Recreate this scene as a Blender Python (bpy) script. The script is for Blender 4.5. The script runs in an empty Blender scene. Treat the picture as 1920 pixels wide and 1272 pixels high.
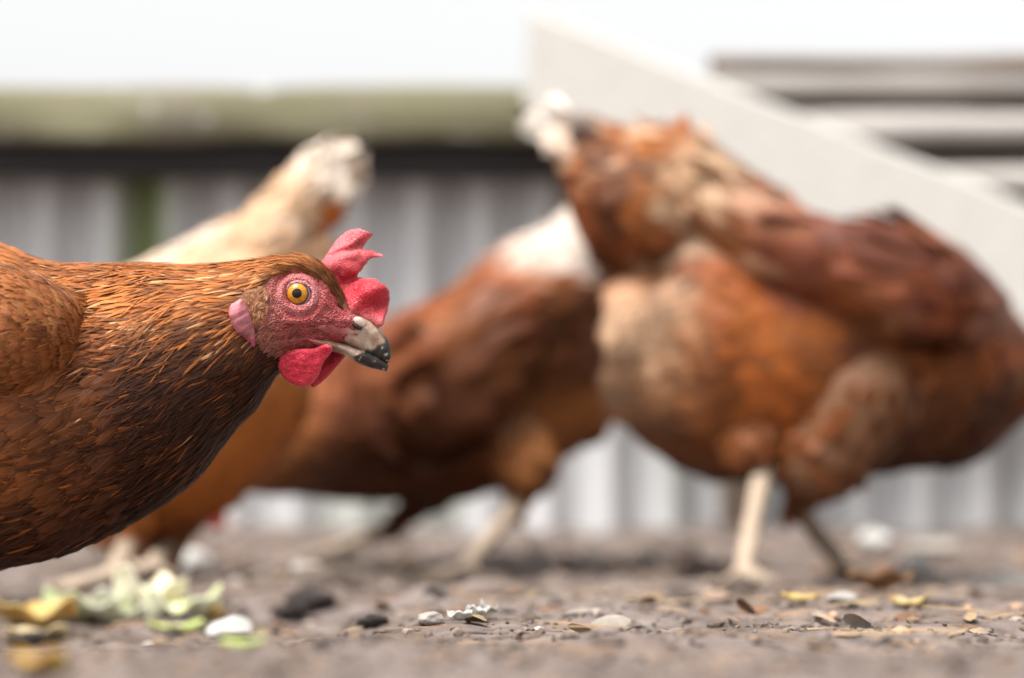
import bpy, bmesh, math, random
import numpy as np
from mathutils import Matrix, Vector

random.seed(7)
rng = np.random.default_rng(7)
sc = bpy.context.scene
COL = sc.collection

# ------------------------------------------------------------------ camera
FPX = 85.0 / 36.0 * 1920.0
CAMZ = 0.116
PITCH = math.atan(200.0 / FPX)
cam_d = bpy.data.cameras.new('camera')
cam = bpy.data.objects.new('camera', cam_d)
COL.objects.link(cam)
cam.location = (0, 0, CAMZ)
cam.rotation_euler = (math.radians(90) + PITCH, 0, 0)
cam_d.lens = 85
cam_d.sensor_width = 36
cam_d.clip_start = 0.02
cam_d.clip_end = 2000
cam_d.dof.use_dof = True
cam_d.dof.focus_distance = 0.98
cam_d.dof.aperture_fstop = 5.3
cam_d.dof.aperture_blades = 0
sc.camera = cam

# ------------------------------------------------------------------ light
SUN_EL, SUN_AZ = math.radians(63), math.radians(-140)      # azimuth from +Y towards +X
world = bpy.data.worlds.new('World')
sc.world = world
world.use_nodes = True
wn = world.node_tree
wn.nodes.clear()
w_out = wn.nodes.new('ShaderNodeOutputWorld')
w_bg = wn.nodes.new('ShaderNodeBackground')
w_sky = wn.nodes.new('ShaderNodeTexSky')
w_sky.sky_type = 'NISHITA'
w_sky.sun_disc = False
w_sky.sun_elevation = SUN_EL
w_sky.sun_rotation = SUN_AZ
w_sky.air_density = 1.0
w_sky.dust_density = 4.0
w_hsv = wn.nodes.new('ShaderNodeHueSaturation')
w_hsv.inputs['Saturation'].default_value = 0.02          # an even white overcast
wn.links.new(w_sky.outputs[0], w_hsv.inputs['Color'])
wn.links.new(w_hsv.outputs[0], w_bg.inputs['Color'])
w_bg.inputs['Strength'].default_value = 0.07
wn.links.new(w_bg.outputs[0], w_out.inputs['Surface'])

sun_d = bpy.data.lights.new('sun', 'SUN')
sun_d.energy = 1.5
sun_d.angle = math.radians(24)
sun_d.color = (1.0, 0.96, 0.9)
sun = bpy.data.objects.new('sun', sun_d)
COL.objects.link(sun)
sdir = Vector((math.cos(SUN_EL) * math.sin(SUN_AZ), math.cos(SUN_EL) * math.cos(SUN_AZ) , math.sin(SUN_EL)))
sun.rotation_euler = sdir.to_track_quat('Z', 'Y').to_euler()
sun.location = (0, 0, 5)

sc.view_settings.view_transform = 'Standard'
sc.view_settings.look = 'None'
sc.view_settings.gamma = 1.0
sc.view_settings.exposure = 1.92
sc.render.engine = 'CYCLES'
sc.cycles.use_denoising = True
sc.cycles.transparent_max_bounces = 24
sc.cycles.max_bounces = 8

# ------------------------------------------------------------------ helpers
CP, SP = math.cos(PITCH), math.sin(PITCH)


def P(px, py, d):
    """World point seen at picture position (px, py) of the 1920 px photo, d metres in front of the camera."""
    px, py, d = np.broadcast_arrays(np.asarray(px, float), np.asarray(py, float), np.asarray(d, float))
    x = (px - 960) / FPX
    y = (636 - py) / FPX
    dy = CP - y * SP
    dz = SP + y * CP
    t = d / dy
    return np.stack([x * t, d, CAMZ + dz * t], -1)


def proj(p):
    p = np.asarray(p, float)
    X, Y, Z = p[..., 0], p[..., 1], p[..., 2] - CAMZ
    f = Y * CP + Z * SP
    u = -Y * SP + Z * CP
    return 960 + FPX * X / f, 636 - FPX * u / f


def vnoise(p, seed=0):
    """value noise on points (...,3) -> 0..1"""
    p = np.asarray(p, float)
    i = np.floor(p).astype(np.int64)
    f = p - i
    f = f * f * (3 - 2 * f)

    def h(a):
        n = (a[..., 0] * 374761393 + a[..., 1] * 668265263 + a[..., 2] * 1274126177 + seed * 974634767) & 0x7fffffff
        n = ((n ^ (n >> 13)) * 1274126177) & 0x7fffffff
        n = (n ^ (n >> 16)) & 0xffff
        return n / 65535.0
    r = 0
    for dx in (0, 1):
        for dy in (0, 1):
            for dz in (0, 1):
                w = (f[..., 0] if dx else 1 - f[..., 0]) * (f[..., 1] if dy else 1 - f[..., 1]) * (f[..., 2] if dz else 1 - f[..., 2])
                r = r + w * h(i + np.array([dx, dy, dz]))
    return r


def fbm(p, scale, seed=0, octv=3):
    p = np.asarray(p, float) * scale
    a, s, t = 1.0, 0.0, 0.0
    for k in range(octv):
        s = s + a * vnoise(p * (2.03 ** k) + k * 17.3, seed + k)
        t += a
        a *= 0.5
    return s / t


def smooth(a, b, x):
    t = np.clip((x - a) / (b - a), 0, 1)
    return t * t * (3 - 2 * t)


class MB:
    """collects geometry with per-vertex colour and per-vertex uv"""

    def __init__(self):
        self.v, self.f, self.c, self.uv, self.m = [], [], [], [], []
        self.n = 0

    def add(self, v, faces, col=(1, 1, 1), uv=None, mi=0):
        v = np.asarray(v, float).reshape(-1, 3)
        n = len(v)
        col = np.asarray(col, float)
        col = np.broadcast_to(col.reshape(1, 3) if col.ndim == 1 else col.reshape(-1, 3), (n, 3))
        self.v.append(v)
        self.c.append(col)
        self.uv.append(np.zeros((n, 2)) if uv is None else np.asarray(uv).reshape(-1, 2))
        if isinstance(faces, np.ndarray):
            self.f.append((faces + self.n, np.full(len(faces), mi)))
        else:
            by = {}
            for q in faces:
                by.setdefault(len(q), []).append(q)
            for q in by.values():
                self.f.append((np.array(q, dtype=np.int64) + self.n, np.full(len(q), mi)))
        self.n += n
        return self

    def build(self, name, mats, parent=None, smooth_=True, origin=None):
        v = np.concatenate(self.v)
        c = np.concatenate(self.c)
        uv = np.concatenate(self.uv)
        if origin is None:
            origin = wloc(parent) if parent is not None else np.zeros(3)
        origin = np.asarray(origin, float)
        me = bpy.data.meshes.new(name)
        loops = np.concatenate([f.reshape(-1) for f, _ in self.f])
        sizes = np.concatenate([np.full(len(f), f.shape[1]) for f, _ in self.f])
        mi = np.concatenate([m for _, m in self.f])
        starts = np.concatenate([[0], np.cumsum(sizes)[:-1]])
        me.vertices.add(len(v))
        me.vertices.foreach_set('co', (v - origin).astype(np.float32).reshape(-1))
        me.loops.add(len(loops))
        me.loops.foreach_set('vertex_index', loops.astype(np.int32))
        me.polygons.add(len(sizes))
        me.polygons.foreach_set('loop_start', starts.astype(np.int32))
        me.polygons.foreach_set('material_index', mi.astype(np.int32))
        me.polygons.foreach_set('use_smooth', np.full(len(sizes), smooth_))
        me.update(calc_edges=True)
        a = me.color_attributes.new('Col', 'FLOAT_COLOR', 'POINT')
        a.data.foreach_set('color', np.concatenate([c, np.ones((len(c), 1))], 1).astype(np.float32).reshape(-1))
        u = me.uv_layers.new(name='UVMap')
        u.data.foreach_set('uv', uv[loops].astype(np.float32).reshape(-1))
        me.validate()
        for m in (mats if isinstance(mats, (list, tuple)) else [mats]):
            me.materials.append(m)
        return link(name, me, parent, origin)


def wloc(o):
    l = np.zeros(3)
    while o is not None:
        l = l + np.array(o.location)
        o = o.parent
    return l


def link(name, me, parent=None, origin=(0, 0, 0)):
    o = bpy.data.objects.new(name, me)
    COL.objects.link(o)
    if parent is not None:
        o.parent = parent
        o.location = Vector(np.asarray(origin, float) - wloc(parent))
    else:
        o.location = Vector(np.asarray(origin, float))
    return o


def tag(o, label=None, cat=None, group=None, kind=None):
    for k, val in (('label', label), ('category', cat), ('group', group), ('kind', kind)):
        if val:
            o[k] = val
    return o


def thing(name, label, cat, loc, group=None):
    o = bpy.data.objects.new(name, None)
    COL.objects.link(o)
    o.location = Vector(np.asarray(loc, float))
    o.empty_display_size = 0.03
    return tag(o, label, cat, group)


# ---- shader helpers
def mk(name):
    m = bpy.data.materials.new(name)
    m.use_nodes = True
    nt = m.node_tree
    b = nt.nodes['Principled BSDF']
    return m, nt, b


def nd(nt, typ, ins=None, **kw):
    n = nt.nodes.new(typ)
    for k, v in kw.items():
        setattr(n, k, v)
    for k, v in (ins or {}).items():
        if hasattr(v, 'is_output') or isinstance(v, bpy.types.NodeSocket):
            nt.links.new(v, n.inputs[k])
        else:
            n.inputs[k].default_value = v
    return n


def mth(nt, op, a, b=0.0, c=None):
    n = nt.nodes.new('ShaderNodeMath')
    n.operation = op
    for i, v in enumerate((a, b) if c is None else (a, b, c)):
        if isinstance(v, bpy.types.NodeSocket):
            nt.links.new(v, n.inputs[i])
        else:
            n.inputs[i].default_value = v
    return n.outputs[0]


def ramp(nt, fac, stops):
    n = nt.nodes.new('ShaderNodeValToRGB')
    cr = n.color_ramp
    while len(cr.elements) < len(stops):
        cr.elements.new(0.5)
    for e, (p, c) in zip(cr.elements, stops):
        e.position = p
        e.color = (c, c, c, 1) if isinstance(c, (int, float)) else (*c, 1)
    nt.links.new(fac, n.inputs[0])
    return n.outputs[0]


def mix(nt, fac, a, b, mode='MIX'):
    n = nt.nodes.new('ShaderNodeMix')
    n.data_type = 'RGBA'
    n.blend_type = mode
    for k, v in (('Factor', fac), ('A', a), ('B', b)):
        s = [x for x in n.inputs if x.name == k and (x.type == 'RGBA' if k != 'Factor' else x.type == 'VALUE')][0]
        if isinstance(v, bpy.types.NodeSocket):
            nt.links.new(v, s)
        else:
            s.default_value = v if isinstance(v, (int, float)) else (*v, 1)
    return [x for x in n.outputs if x.type == 'RGBA'][0]


def noise(nt, scale, detail=4, vec=None, rough=0.55, dist=0.0):
    n = nd(nt, 'ShaderNodeTexNoise', {'Scale': scale, 'Detail': detail, 'Roughness': rough, 'Distortion': dist})
    if vec is not None:
        nt.links.new(vec, n.inputs['Vector'])
    return n.outputs['Fac']


def objco(nt, scale=(1, 1, 1)):
    tc = nt.nodes.new('ShaderNodeTexCoord')
    mp = nd(nt, 'ShaderNodeMapping', {'Vector': tc.outputs['Object'], 'Scale': scale})
    return mp.outputs[0]


def bump(nt, b, h, strength=0.5, dist=0.001):
    n = nd(nt, 'ShaderNodeBump', {'Height': h, 'Strength': strength, 'Distance': dist})
    nt.links.new(n.outputs[0], b.inputs['Normal'])


def attr(nt):
    return nd(nt, 'ShaderNodeVertexColor', layer_name='Col').outputs['Color']


# ------------------------------------------------------------------ materials
def m_feather():
    m, nt, b = mk('feather')
    uv = nd(nt, 'ShaderNodeUVMap').outputs[0]
    s = nd(nt, 'ShaderNodeSeparateXYZ', {0: uv})
    u, v = s.outputs[0], s.outputs[1]            # u carries a per-feather integer offset
    ff = mth(nt, 'FRACT', u)
    e = mth(nt, 'ABSOLUTE', mth(nt, 'MULTIPLY_ADD', ff, 2.0, -1.0))
    fid = mth(nt, 'FLOOR', u)
    barb = mth(nt, 'SUBTRACT', mth(nt, 'MULTIPLY', v, 34.0), mth(nt, 'MULTIPLY', e, 9.0))
    cv = nd(nt, 'ShaderNodeCombineXYZ', {0: mth(nt, 'MULTIPLY', barb, 1.7), 1: mth(nt, 'MULTIPLY', fid, 7.31), 2: mth(nt, 'MULTIPLY', e, 0.6)}).outputs[0]
    nb = noise(nt, 1.0, 2, cv)
    cv2 = nd(nt, 'ShaderNodeCombineXYZ', {0: mth(nt, 'MULTIPLY', ff, 9.0), 1: mth(nt, 'MULTIPLY', fid, 3.17), 2: 0.0}).outputs[0]
    nt2 = noise(nt, 1.0, 2, cv2)
    lim = mth(nt, 'MULTIPLY_ADD', nb, 1.0, 0.5)
    a1 = mth(nt, 'LESS_THAN', e, lim)
    a2 = mth(nt, 'LESS_THAN', v, mth(nt, 'MULTIPLY_ADD', nt2, 0.75, 0.45))
    al = mth(nt, 'MULTIPLY', a1, a2)
    nt.links.new(al, b.inputs['Alpha'])
    f = mth(nt, 'MULTIPLY_ADD', nb, 0.9, 0.55)
    shaft = mth(nt, 'LESS_THAN', e, 0.07)
    c = mix(nt, 1.0, attr(nt), nd(nt, 'ShaderNodeCombineXYZ', {0: f, 1: f, 2: f}).outputs[0], 'MULTIPLY')
    c = mix(nt, mth(nt, 'MULTIPLY', shaft, 0.25), c, (0.25, 0.12, 0.06))
    nt.links.new(c, b.inputs['Base Color'])
    b.inputs['Roughness'].default_value = 0.42
    b.inputs['Specular IOR Level'].default_value = 0.15
    b.inputs['Sheen Weight'].default_value = 0.0
    b.inputs['Sheen Roughness'].default_value = 0.4
    bump(nt, b, nb, 0.35, 0.0006)
    return m


def m_body():
    m, nt, b = mk('under_plumage_and_shanks')
    n = noise(nt, 300, 3, objco(nt))
    c = mix(nt, 0.5, attr(nt), ramp(nt, n, [(0.3, 0.5), (0.7, 1.0)]), 'MULTIPLY')
    nt.links.new(c, b.inputs['Base Color'])
    b.inputs['Roughness'].default_value = 0.7
    bump(nt, b, n, 0.4, 0.001)
    return m


def m_skin(name, papilla=1100.0, strength=0.55, rough=0.42, sss=0.18):
    m, nt, b = mk(name)
    co = objco(nt)
    dv = nd(nt, 'ShaderNodeTexNoise', {'Vector': co, 'Scale': 500.0, 'Detail': 2.0})
    cod = nd(nt, 'ShaderNodeVectorMath', {0: dv.outputs['Color'], 1: (0.0012, 0.0012, 0.0012)}, operation='MULTIPLY')
    cod = nd(nt, 'ShaderNodeVectorMath', {0: cod.outputs[0], 1: co}, operation='ADD')
    vo = nd(nt, 'ShaderNodeTexVoronoi', {'Vector': cod.outputs[0], 'Scale': papilla})
    n = noise(nt, 420, 4, co, 0.6)
    n2 = noise(nt, 90, 3, co, 0.6)
    h = mth(nt, 'ADD', mth(nt, 'MULTIPLY', vo.outputs['Distance'], -0.6), n)
    k = mth(nt, 'MULTIPLY_ADD', vo.outputs['Distance'], -1.0, 1.45)
    k = mth(nt, 'MULTIPLY', k, mth(nt, 'MULTIPLY_ADD', n2, 1.0, 0.5))
    c = mix(nt, 1.0, attr(nt), nd(nt, 'ShaderNodeCombineXYZ', {0: mth(nt, 'MULTIPLY_ADD', k, 0.7, 0.3), 1: k, 2: k}).outputs[0], 'MULTIPLY')
    nt.links.new(c, b.inputs['Base Color'])
    b.inputs['Roughness'].default_value = rough
    b.inputs['Specular IOR Level'].default_value = 0.4
    b.inputs['Subsurface Weight'].default_value = sss
    b.inputs['Subsurface Radius'].default_value = (1.0, 0.25, 0.2)
    b.inputs['Subsurface Scale'].default_value = 0.002
    bump(nt, b, h, strength, 0.0016)
    return m


def m_beak():
    m, nt, b = mk('horn_beak')
    co = objco(nt)
    n = noise(nt, 260, 4, co)
    c = mix(nt, 0.6, attr(nt), ramp(nt, n, [(0.35, (0.4, 0.26, 0.16)), (0.6, (1, 1, 1))]), 'MULTIPLY')
    nt.links.new(c, b.inputs['Base Color'])
    b.inputs['Roughness'].default_value = 0.38
    bump(nt, b, noise(nt, 700, 4, co), 0.35, 0.0008)
    return m


def m_eye():
    m, nt, b = mk('eye_ball')
    nt.links.new(attr(nt), b.inputs['Base Color'])
    b.inputs['Roughness'].default_value = 0.25
    b.inputs['Coat Weight'].default_value = 0.55
    b.inputs['Specular IOR Level'].default_value = 0.1
    b.inputs['Coat Roughness'].default_value = 0.02
    return m


def m_ground():
    m, nt, b = mk('trodden_earth')
    co = objco(nt)
    n1 = noise(nt, 9, 5, co, 0.6)
    n2 = noise(nt, 60, 6, co, 0.65)
    n3 = noise(nt, 22, 4, co, 0.6, 0.8)
    c = ramp(nt, n2, [(0.3, (0.026, 0.018, 0.014)), (0.48, (0.105, 0.077, 0.062)), (0.72, (0.24, 0.19, 0.165))])
    c = mix(nt, ramp(nt, n1, [(0.42, 0.0), (0.62, 0.65)]), c, (0.19, 0.15, 0.14))
    c = mix(nt, ramp(nt, n3, [(0.58, 0.0), (0.7, 0.55)]), c, (0.25, 0.165, 0.115))
    nt.links.new(c, b.inputs['Base Color'])
    r = ramp(nt, n1, [(0.35, 0.42), (0.65, 0.9)])
    nt.links.new(r, b.inputs['Roughness'])
    bump(nt, b, n2, 0.7, 0.004)
    return m


def m_attr(name, rough=0.7, nscale=120, amt=0.5, bs=0.4, bd=0.001, sss=0.0, scale=(1, 1, 1)):
    m, nt, b = mk(name)
    co = objco(nt, scale)
    n = noise(nt, nscale, 5, co, 0.6)
    c = mix(nt, amt, attr(nt), ramp(nt, n, [(0.3, 0.35), (0.65, 1.0)]), 'MULTIPLY')
    nt.links.new(c, b.inputs['Base Color'])
    b.inputs['Roughness'].default_value = rough
    if sss:
        b.inputs['Subsurface Weight'].default_value = sss
        b.inputs['Subsurface Scale'].default_value = 0.003
        b.inputs['Subsurface Radius'].default_value = (0.5, 0.5, 0.4)
    bump(nt, b, n, bs, bd)
    return m


def m_wood(name, c0, c1, moss=0.0, grain=(2, 40, 40), mosscol=(0.17, 0.17, 0.05), rough=0.85):
    m, nt, b = mk(name)
    co = objco(nt, grain)
    g = noise(nt, 4, 6, co, 0.65, 0.3)
    c = ramp(nt, g, [(0.3, c0), (0.7, c1)])
    if moss:
        co2 = objco(nt)
        mn = noise(nt, 11, 6, co2, 0.7)
        sp = noise(nt, 26, 2, co2, 0.5)
        c = mix(nt, ramp(nt, mn, [(0.5 - 0.22 * moss, 0.0), (0.62 - 0.15 * moss, 0.85)]), c, mosscol)
        c = mix(nt, ramp(nt, sp, [(0.62, 0.0), (0.7, 0.8)]), c, (0.45, 0.44, 0.41))
    nt.links.new(c, b.inputs['Base Color'])
    b.inputs['Roughness'].default_value = rough
    bump(nt, b, g, 0.6, 0.004)
    return m


def m_tin():
    m, nt, b = mk('weathered_corrugated_sheet')
    co = objco(nt, (6, 6, 0.9))
    n = noise(nt, 3, 5, co, 0.6)
    c = ramp(nt, n, [(0.3, (0.44, 0.435, 0.44)), (0.7, (0.62, 0.62, 0.63))])
    c = mix(nt, 1.0, c, attr(nt), 'MULTIPLY')
    nt.links.new(c, b.inputs['Base Color'])
    b.inputs['Roughness'].default_value = 0.55
    b.inputs['Metallic'].default_value = 0.0
    bump(nt, b, n, 0.2, 0.002)
    return m


M_FEATHER = m_feather()
M_BODY = m_body()
M_FACE = m_skin('red_face_skin', 1250, 0.7, 0.42, 0.08)
M_COMB = m_skin('red_comb_skin', 1700, 0.4, 0.38, 0.25)
M_LOBE = m_skin('pale_ear_lobe_skin', 2600, 0.4, 0.4, 0.2)
M_BEAK = m_beak()
M_EYE = m_eye()
M_GROUND = m_ground()
M_STONE = m_attr('pale_stone', 0.75, 90, 0.35, 0.5, 0.002)
M_SOFT = m_attr('kitchen_scrap', 0.65, 140, 0.3, 0.3, 0.001, 0.2)
M_LEAF = m_attr('dry_leaf', 0.8, 160, 0.5, 0.4, 0.001)
M_CLOD = m_attr('damp_clod', 0.9, 200, 0.6, 0.8, 0.002)
M_TIN = m_tin()
M_MOSS = m_wood('mossy_beam_wood', (0.12, 0.1, 0.075), (0.27, 0.24, 0.2), 0.7, mosscol=(0.17, 0.16, 0.085))
M_DARK = m_wood('beam_shade_and_post_wood', (0.012, 0.011, 0.012), (0.03, 0.027, 0.028))  # near black for the beam's shadow strip; the posts share it
M_BOARD = m_wood('weathered_board_wood', (0.38, 0.35, 0.325), (0.54, 0.505, 0.475))
M_BROWN = m_wood('brown_board_wood', (0.13, 0.095, 0.07), (0.22, 0.165, 0.125))
M_GAP = m_wood('gap_shade_backing', (0.03, 0.022, 0.017), (0.07, 0.052, 0.04))
M_WHITE = m_wood('cream_painted_plank', (0.45, 0.43, 0.4), (0.54, 0.52, 0.485), grain=(3, 30, 30), rough=0.6)


# ------------------------------------------------------------------ ground
def gz(x, y, fine=True):
    x, y = np.broadcast_arrays(np.asarray(x, float), np.asarray(y, float))
    z = np.interp(y, [0.2, 0.4, 0.55, 0.7, 0.85, 1.0, 1.25, 1.5, 1.7, 1.9, 2.2], [0.068, 0.0665, 0.061, 0.0535, 0.046, 0.039, 0.0325, 0.023, 0.012, 0.003, 0.0])
    z = z - 0.065 * np.exp(-0.5 * (((x + 0.33) / 0.085) ** 2 + ((y - 1.0) / 0.16) ** 2))
    z = z - 0.011 * 1.5 * smooth(-0.03, -0.12, x) * smooth(0.7, 0.95, y) * smooth(1.7, 1.35, y)
    p = np.stack([x, y, np.zeros_like(x)], -1)
    far = smooth(1.2, 1.9, y)
    z = z + (fbm(p, 6, 3, 2) - 0.5) * (0.008 + 0.022 * far)
    if fine:
        z = z + (fbm(p, 28, 5, 3) - 0.5) * 0.012
        r = 1 - np.abs(2 * fbm(p + np.array([0, 0, 3.0]), 16, 9, 3) - 1)
        z = z + (r - 0.8) * 0.008 + (fbm(p, 70, 25, 2) - 0.5) * 0.006 * (0.4 + 0.6 * far)
    z = z + far * (fbm(p + 7, 15, 33, 3) - 0.5) * 0.022
    return z


def hit(px, py):
    """where the sight line through a picture point meets the ground"""
    d = np.linspace(0.6, 3.6, 1500)
    q = P(px, py, d)
    g = gz(q[:, 0], q[:, 1])
    k = np.nonzero(q[:, 2] <= g)[0]
    k = k[0] if len(k) else len(d) - 1
    return np.array([q[k, 0], q[k, 1], g[k]])


def build_ground():
    def axis(a, b, st, far):
        core = list(np.arange(a, b, st))
        lo, hi, s1, s2 = [], [], st, st
        x = core[0]
        while x > -far:
            s1 *= 1.35
            x -= s1
            lo.append(x)
        x = core[-1]
        while x < far:
            s2 *= 1.35
            x += s2
            hi.append(x)
        return np.array(lo[::-1] + core + hi)
    xs = axis(-1.0, 1.15, 0.006, 700)
    ys = axis(0.3, 3.5, 0.007, 900)
    X, Y = np.meshgrid(xs, ys, indexing='ij')
    Z = gz(X, Y)
    nx, ny = X.shape
    idx = np.arange(nx * ny).reshape(nx, ny)
    q = np.stack([idx[:-1, :-1], idx[1:, :-1], idx[1:, 1:], idx[:-1, 1:]], -1).reshape(-1, 4)
    mb = MB()
    mb.add(np.stack([X, Y, Z], -1), q)
    o = mb.build('ground', M_GROUND)
    tag(o, 'bare trodden earth of the hen run, grey brown and littered', None, None, 'structure')


build_ground()


# ------------------------------------------------------------------ fence, boards, plank
def box(mb, x0, x1, y0, y1, z0, z1, nx=24, wob=0.0, seed=0, col=(1, 1, 1), ch=0.004):
    """a long board along x with chamfered edges and a slightly uneven outline"""
    xs = np.linspace(x0, x1, nx + 1)
    prof = [(y0 + ch, z0), (y1 - ch, z0), (y1, z0 + ch), (y1, z1 - ch), (y1 - ch, z1), (y0 + ch, z1), (y0, z1 - ch), (y0, z0 + ch)]
    v = []
    for x in xs:
        for k, (y, z) in enumerate(prof):
            p = np.array([x, y, z])
            p[2] += wob * (vnoise(np.array([x * 9, seed * 3.1 + (z > (z0 + z1) / 2), 0.5])) - 0.5)
            p[1] += wob * 0.5 * (vnoise(np.array([x * 7, seed * 5.1, k * 0.3])) - 0.5)
            v.append(p)
    n = len(prof)
    f = []
    for i in range(nx):
        for k in range(n):
            f.append((i * n + k, (i + 1) * n + k, (i + 1) * n + (k + 1) % n, i * n + (k + 1) % n))
    f.append(tuple(range(n - 1, -1, -1))[::-1])
    f.append(tuple(nx * n + k for k in range(n))[::-1])
    mb.add(v, [q[::-1] for q in f], col)


FD = 3.2
zt = lambda py, d=FD: float(P(960, py, d)[2])
xt = lambda px, d=FD: float(P(px, 636, d)[0])

fence = thing('corrugated_fence', 'low grey corrugated sheet fence under a mossy beam behind the hens', 'fence', (0, FD, 0))
pitch_c = 0.0847
sheet_w = pitch_c * 7
x = -1.9
k = 0
while x < 2.3:
    mb = MB()
    n = 7 * 16
    xs = np.linspace(x - 0.02, x + sheet_w + 0.02, n + 1)
    ph = (xs - xt(185)) / pitch_c * 2 * math.pi
    y = FD + 0.075 - 0.022 * np.cos(ph) + (0.0035 if k % 2 else 0)
    zs = np.linspace(-0.06, zt(292), 9)
    X = np.repeat(xs[:, None], len(zs), 1)
    Y = np.repeat(y[:, None], len(zs), 1) + 0.004 * (vnoise(np.stack([X * 5, zs[None, :] * 6 + 0 * X, 0 * X + k], -1)) - 0.5)
    Z = np.repeat(zs[None, :], len(xs), 0)
    idx = np.arange(X.size).reshape(X.shape)
    q = np.stack([idx[:-1, :-1], idx[1:, :-1], idx[1:, 1:], idx[:-1, 1:]], -1).reshape(-1, 4)
    pz = np.stack([X * 40, 0 * X, Z * 9], -1)
    moss_k = 1.2 * np.exp(-((X - xt(258)) / 0.032) ** 2) * smooth(0.12, 0.3, Z + 0.12 * vnoise(pz)) + 0.25 * smooth(0.62, 0.8, vnoise(np.stack([X * 9, 0 * X + 4, Z * 2], -1)))
    moss_k = np.clip(moss_k, 0, 1)
    mc = np.array([1.0, 1.0, 1.0]) * (1 - moss_k[..., None]) + np.array([0.34, 0.42, 0.16]) * moss_k[..., None]
    mb.add(np.stack([X, Y, Z], -1), q, mc.reshape(-1, 3))
    nb = X.size
    mb.add(np.stack([X, Y + 0.0012, Z], -1), q[:, ::-1].copy())
    mb.build('corrugated_sheet', M_TIN, fence)
    x += sheet_w
    k += 1
mb = MB()
box(mb, -1.95, xt(1330), FD - 0.045, FD + 0.11, zt(266), zt(170), 160, 0.009, 1, ch=0.003)
mb.build('coping_beam', M_MOSS, fence)
mb = MB()
box(mb, -1.95, xt(1330), FD - 0.005, FD + 0.052, zt(330), zt(266) - 0.002, 40, 0.006, 2)  # near-black strip stands in for the shadow under the coping beam
mb.build('beam_shade_rail', M_DARK, fence)
for px in (-900, 60, 1060):
    mb = MB()
    xx = xt(px)
    box(mb, xx, xx + 0.05, FD + 0.112, FD + 0.16, -0.08, zt(200), 2, 0.0, 3)
    mb.build('post', M_DARK, fence)

slat = thing('board_fence', 'grey weathered horizontal boards with dark gaps standing above the corrugated sheets', 'fence', (xt(1340) + 0.3, FD, 0))
bd = FD - 0.02
bands = [(112, 134, M_BROWN, 0.0), (136, 180, M_BOARD, 0.006), (221, 264, M_BOARD, 0.0), (322, 366, M_BOARD, 0.002), (402, 452, M_BOARD, 0.0), (486, 540, M_BOARD, 0.003), (572, 626, M_BOARD, 0.0)]
for i, (y0, y1, m, dz) in enumerate(bands):
    mb = MB()
    x0 = xt(1335) if i < 2 else xt(1338)
    box(mb, x0, 2.35, bd - 0.02 + dz, bd + 0.006 + dz, zt(y1), zt(y0), 40, 0.008, 10 + i, ch=0.003)
    o = mb.build('board', m, slat)
    o.rotation_euler[1] = -0.007
    if i == 0:
        o['label'] = 'thin brown top board'
# backing boards coloured dark to stand in for the shade in the gaps
for i, (y0, y1) in enumerate([(114, 250), (252, 390), (392, 530), (532, 640)]):
    mb = MB()
    box(mb, xt(1340), 2.33, bd + 0.04, bd + 0.056, zt(y1), zt(y0), 20, 0.0, 30 + i)
    mb.build('gap_shade_board', M_GAP, slat)
for px in (1350, 2000, 2700):
    mb = MB()
    box(mb, xt(px), xt(px) + 0.045, bd + 0.011, bd + 0.038, -0.06, zt(118), 2, 0.0, 3)
    mb.build('post', M_BROWN, slat)

# the pale plank leaning against the fence
pl = thing('leaning_plank', 'long cream painted plank leaning at a slant against the fence behind the largest hen', 'plank', P(3250, 1035, 2.62))
a = P(1006, 22, 3.08)
b_ = P(976, 246, 3.1)
c_ = P(3300, 915, 2.62)
ax = c_ - a
ax = ax / np.linalg.norm(ax)
dn = b_ - a
dn = dn - ax * np.dot(dn, ax)
wd = np.linalg.norm(dn)
dn = dn / wd
nn = np.cross(ax, dn)
nn = nn if nn[1] < 0 else -nn
L = np.linalg.norm(c_ - a)
mb = MB()
N = 40
prof = [(0, 0.003), (0, 0.019), (0.003, 0.022), (wd - 0.003, 0.022), (wd, 0.019), (wd, 0.003), (wd - 0.003, 0), (0.003, 0)]
v = []
for i in range(N + 1):
    for (s, t) in prof:
        wv = 0.003 * (vnoise(np.array([i * 0.7, s * 10, 1.0])) - 0.5)
        v.append(a + ax * (L * i / N + 0.31 * s) + dn * (s + wv) + nn * t)
n = len(prof)
f = [(i * n + k, (i + 1) * n + k, (i + 1) * n + (k + 1) % n, i * n + (k + 1) % n) for i in range(N) for k in range(n)]
f += [tuple(range(n)), tuple(N * n + k for k in range(n - 1, -1, -1))]
mb.add(v, f)
mb.build('plank_board', M_WHITE, pl, smooth_=False)
# two batten cleats on the plank's hidden rear hold it on the coping
mb = MB()
# ------------------------------------------------------------------ lofts and feathers


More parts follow.
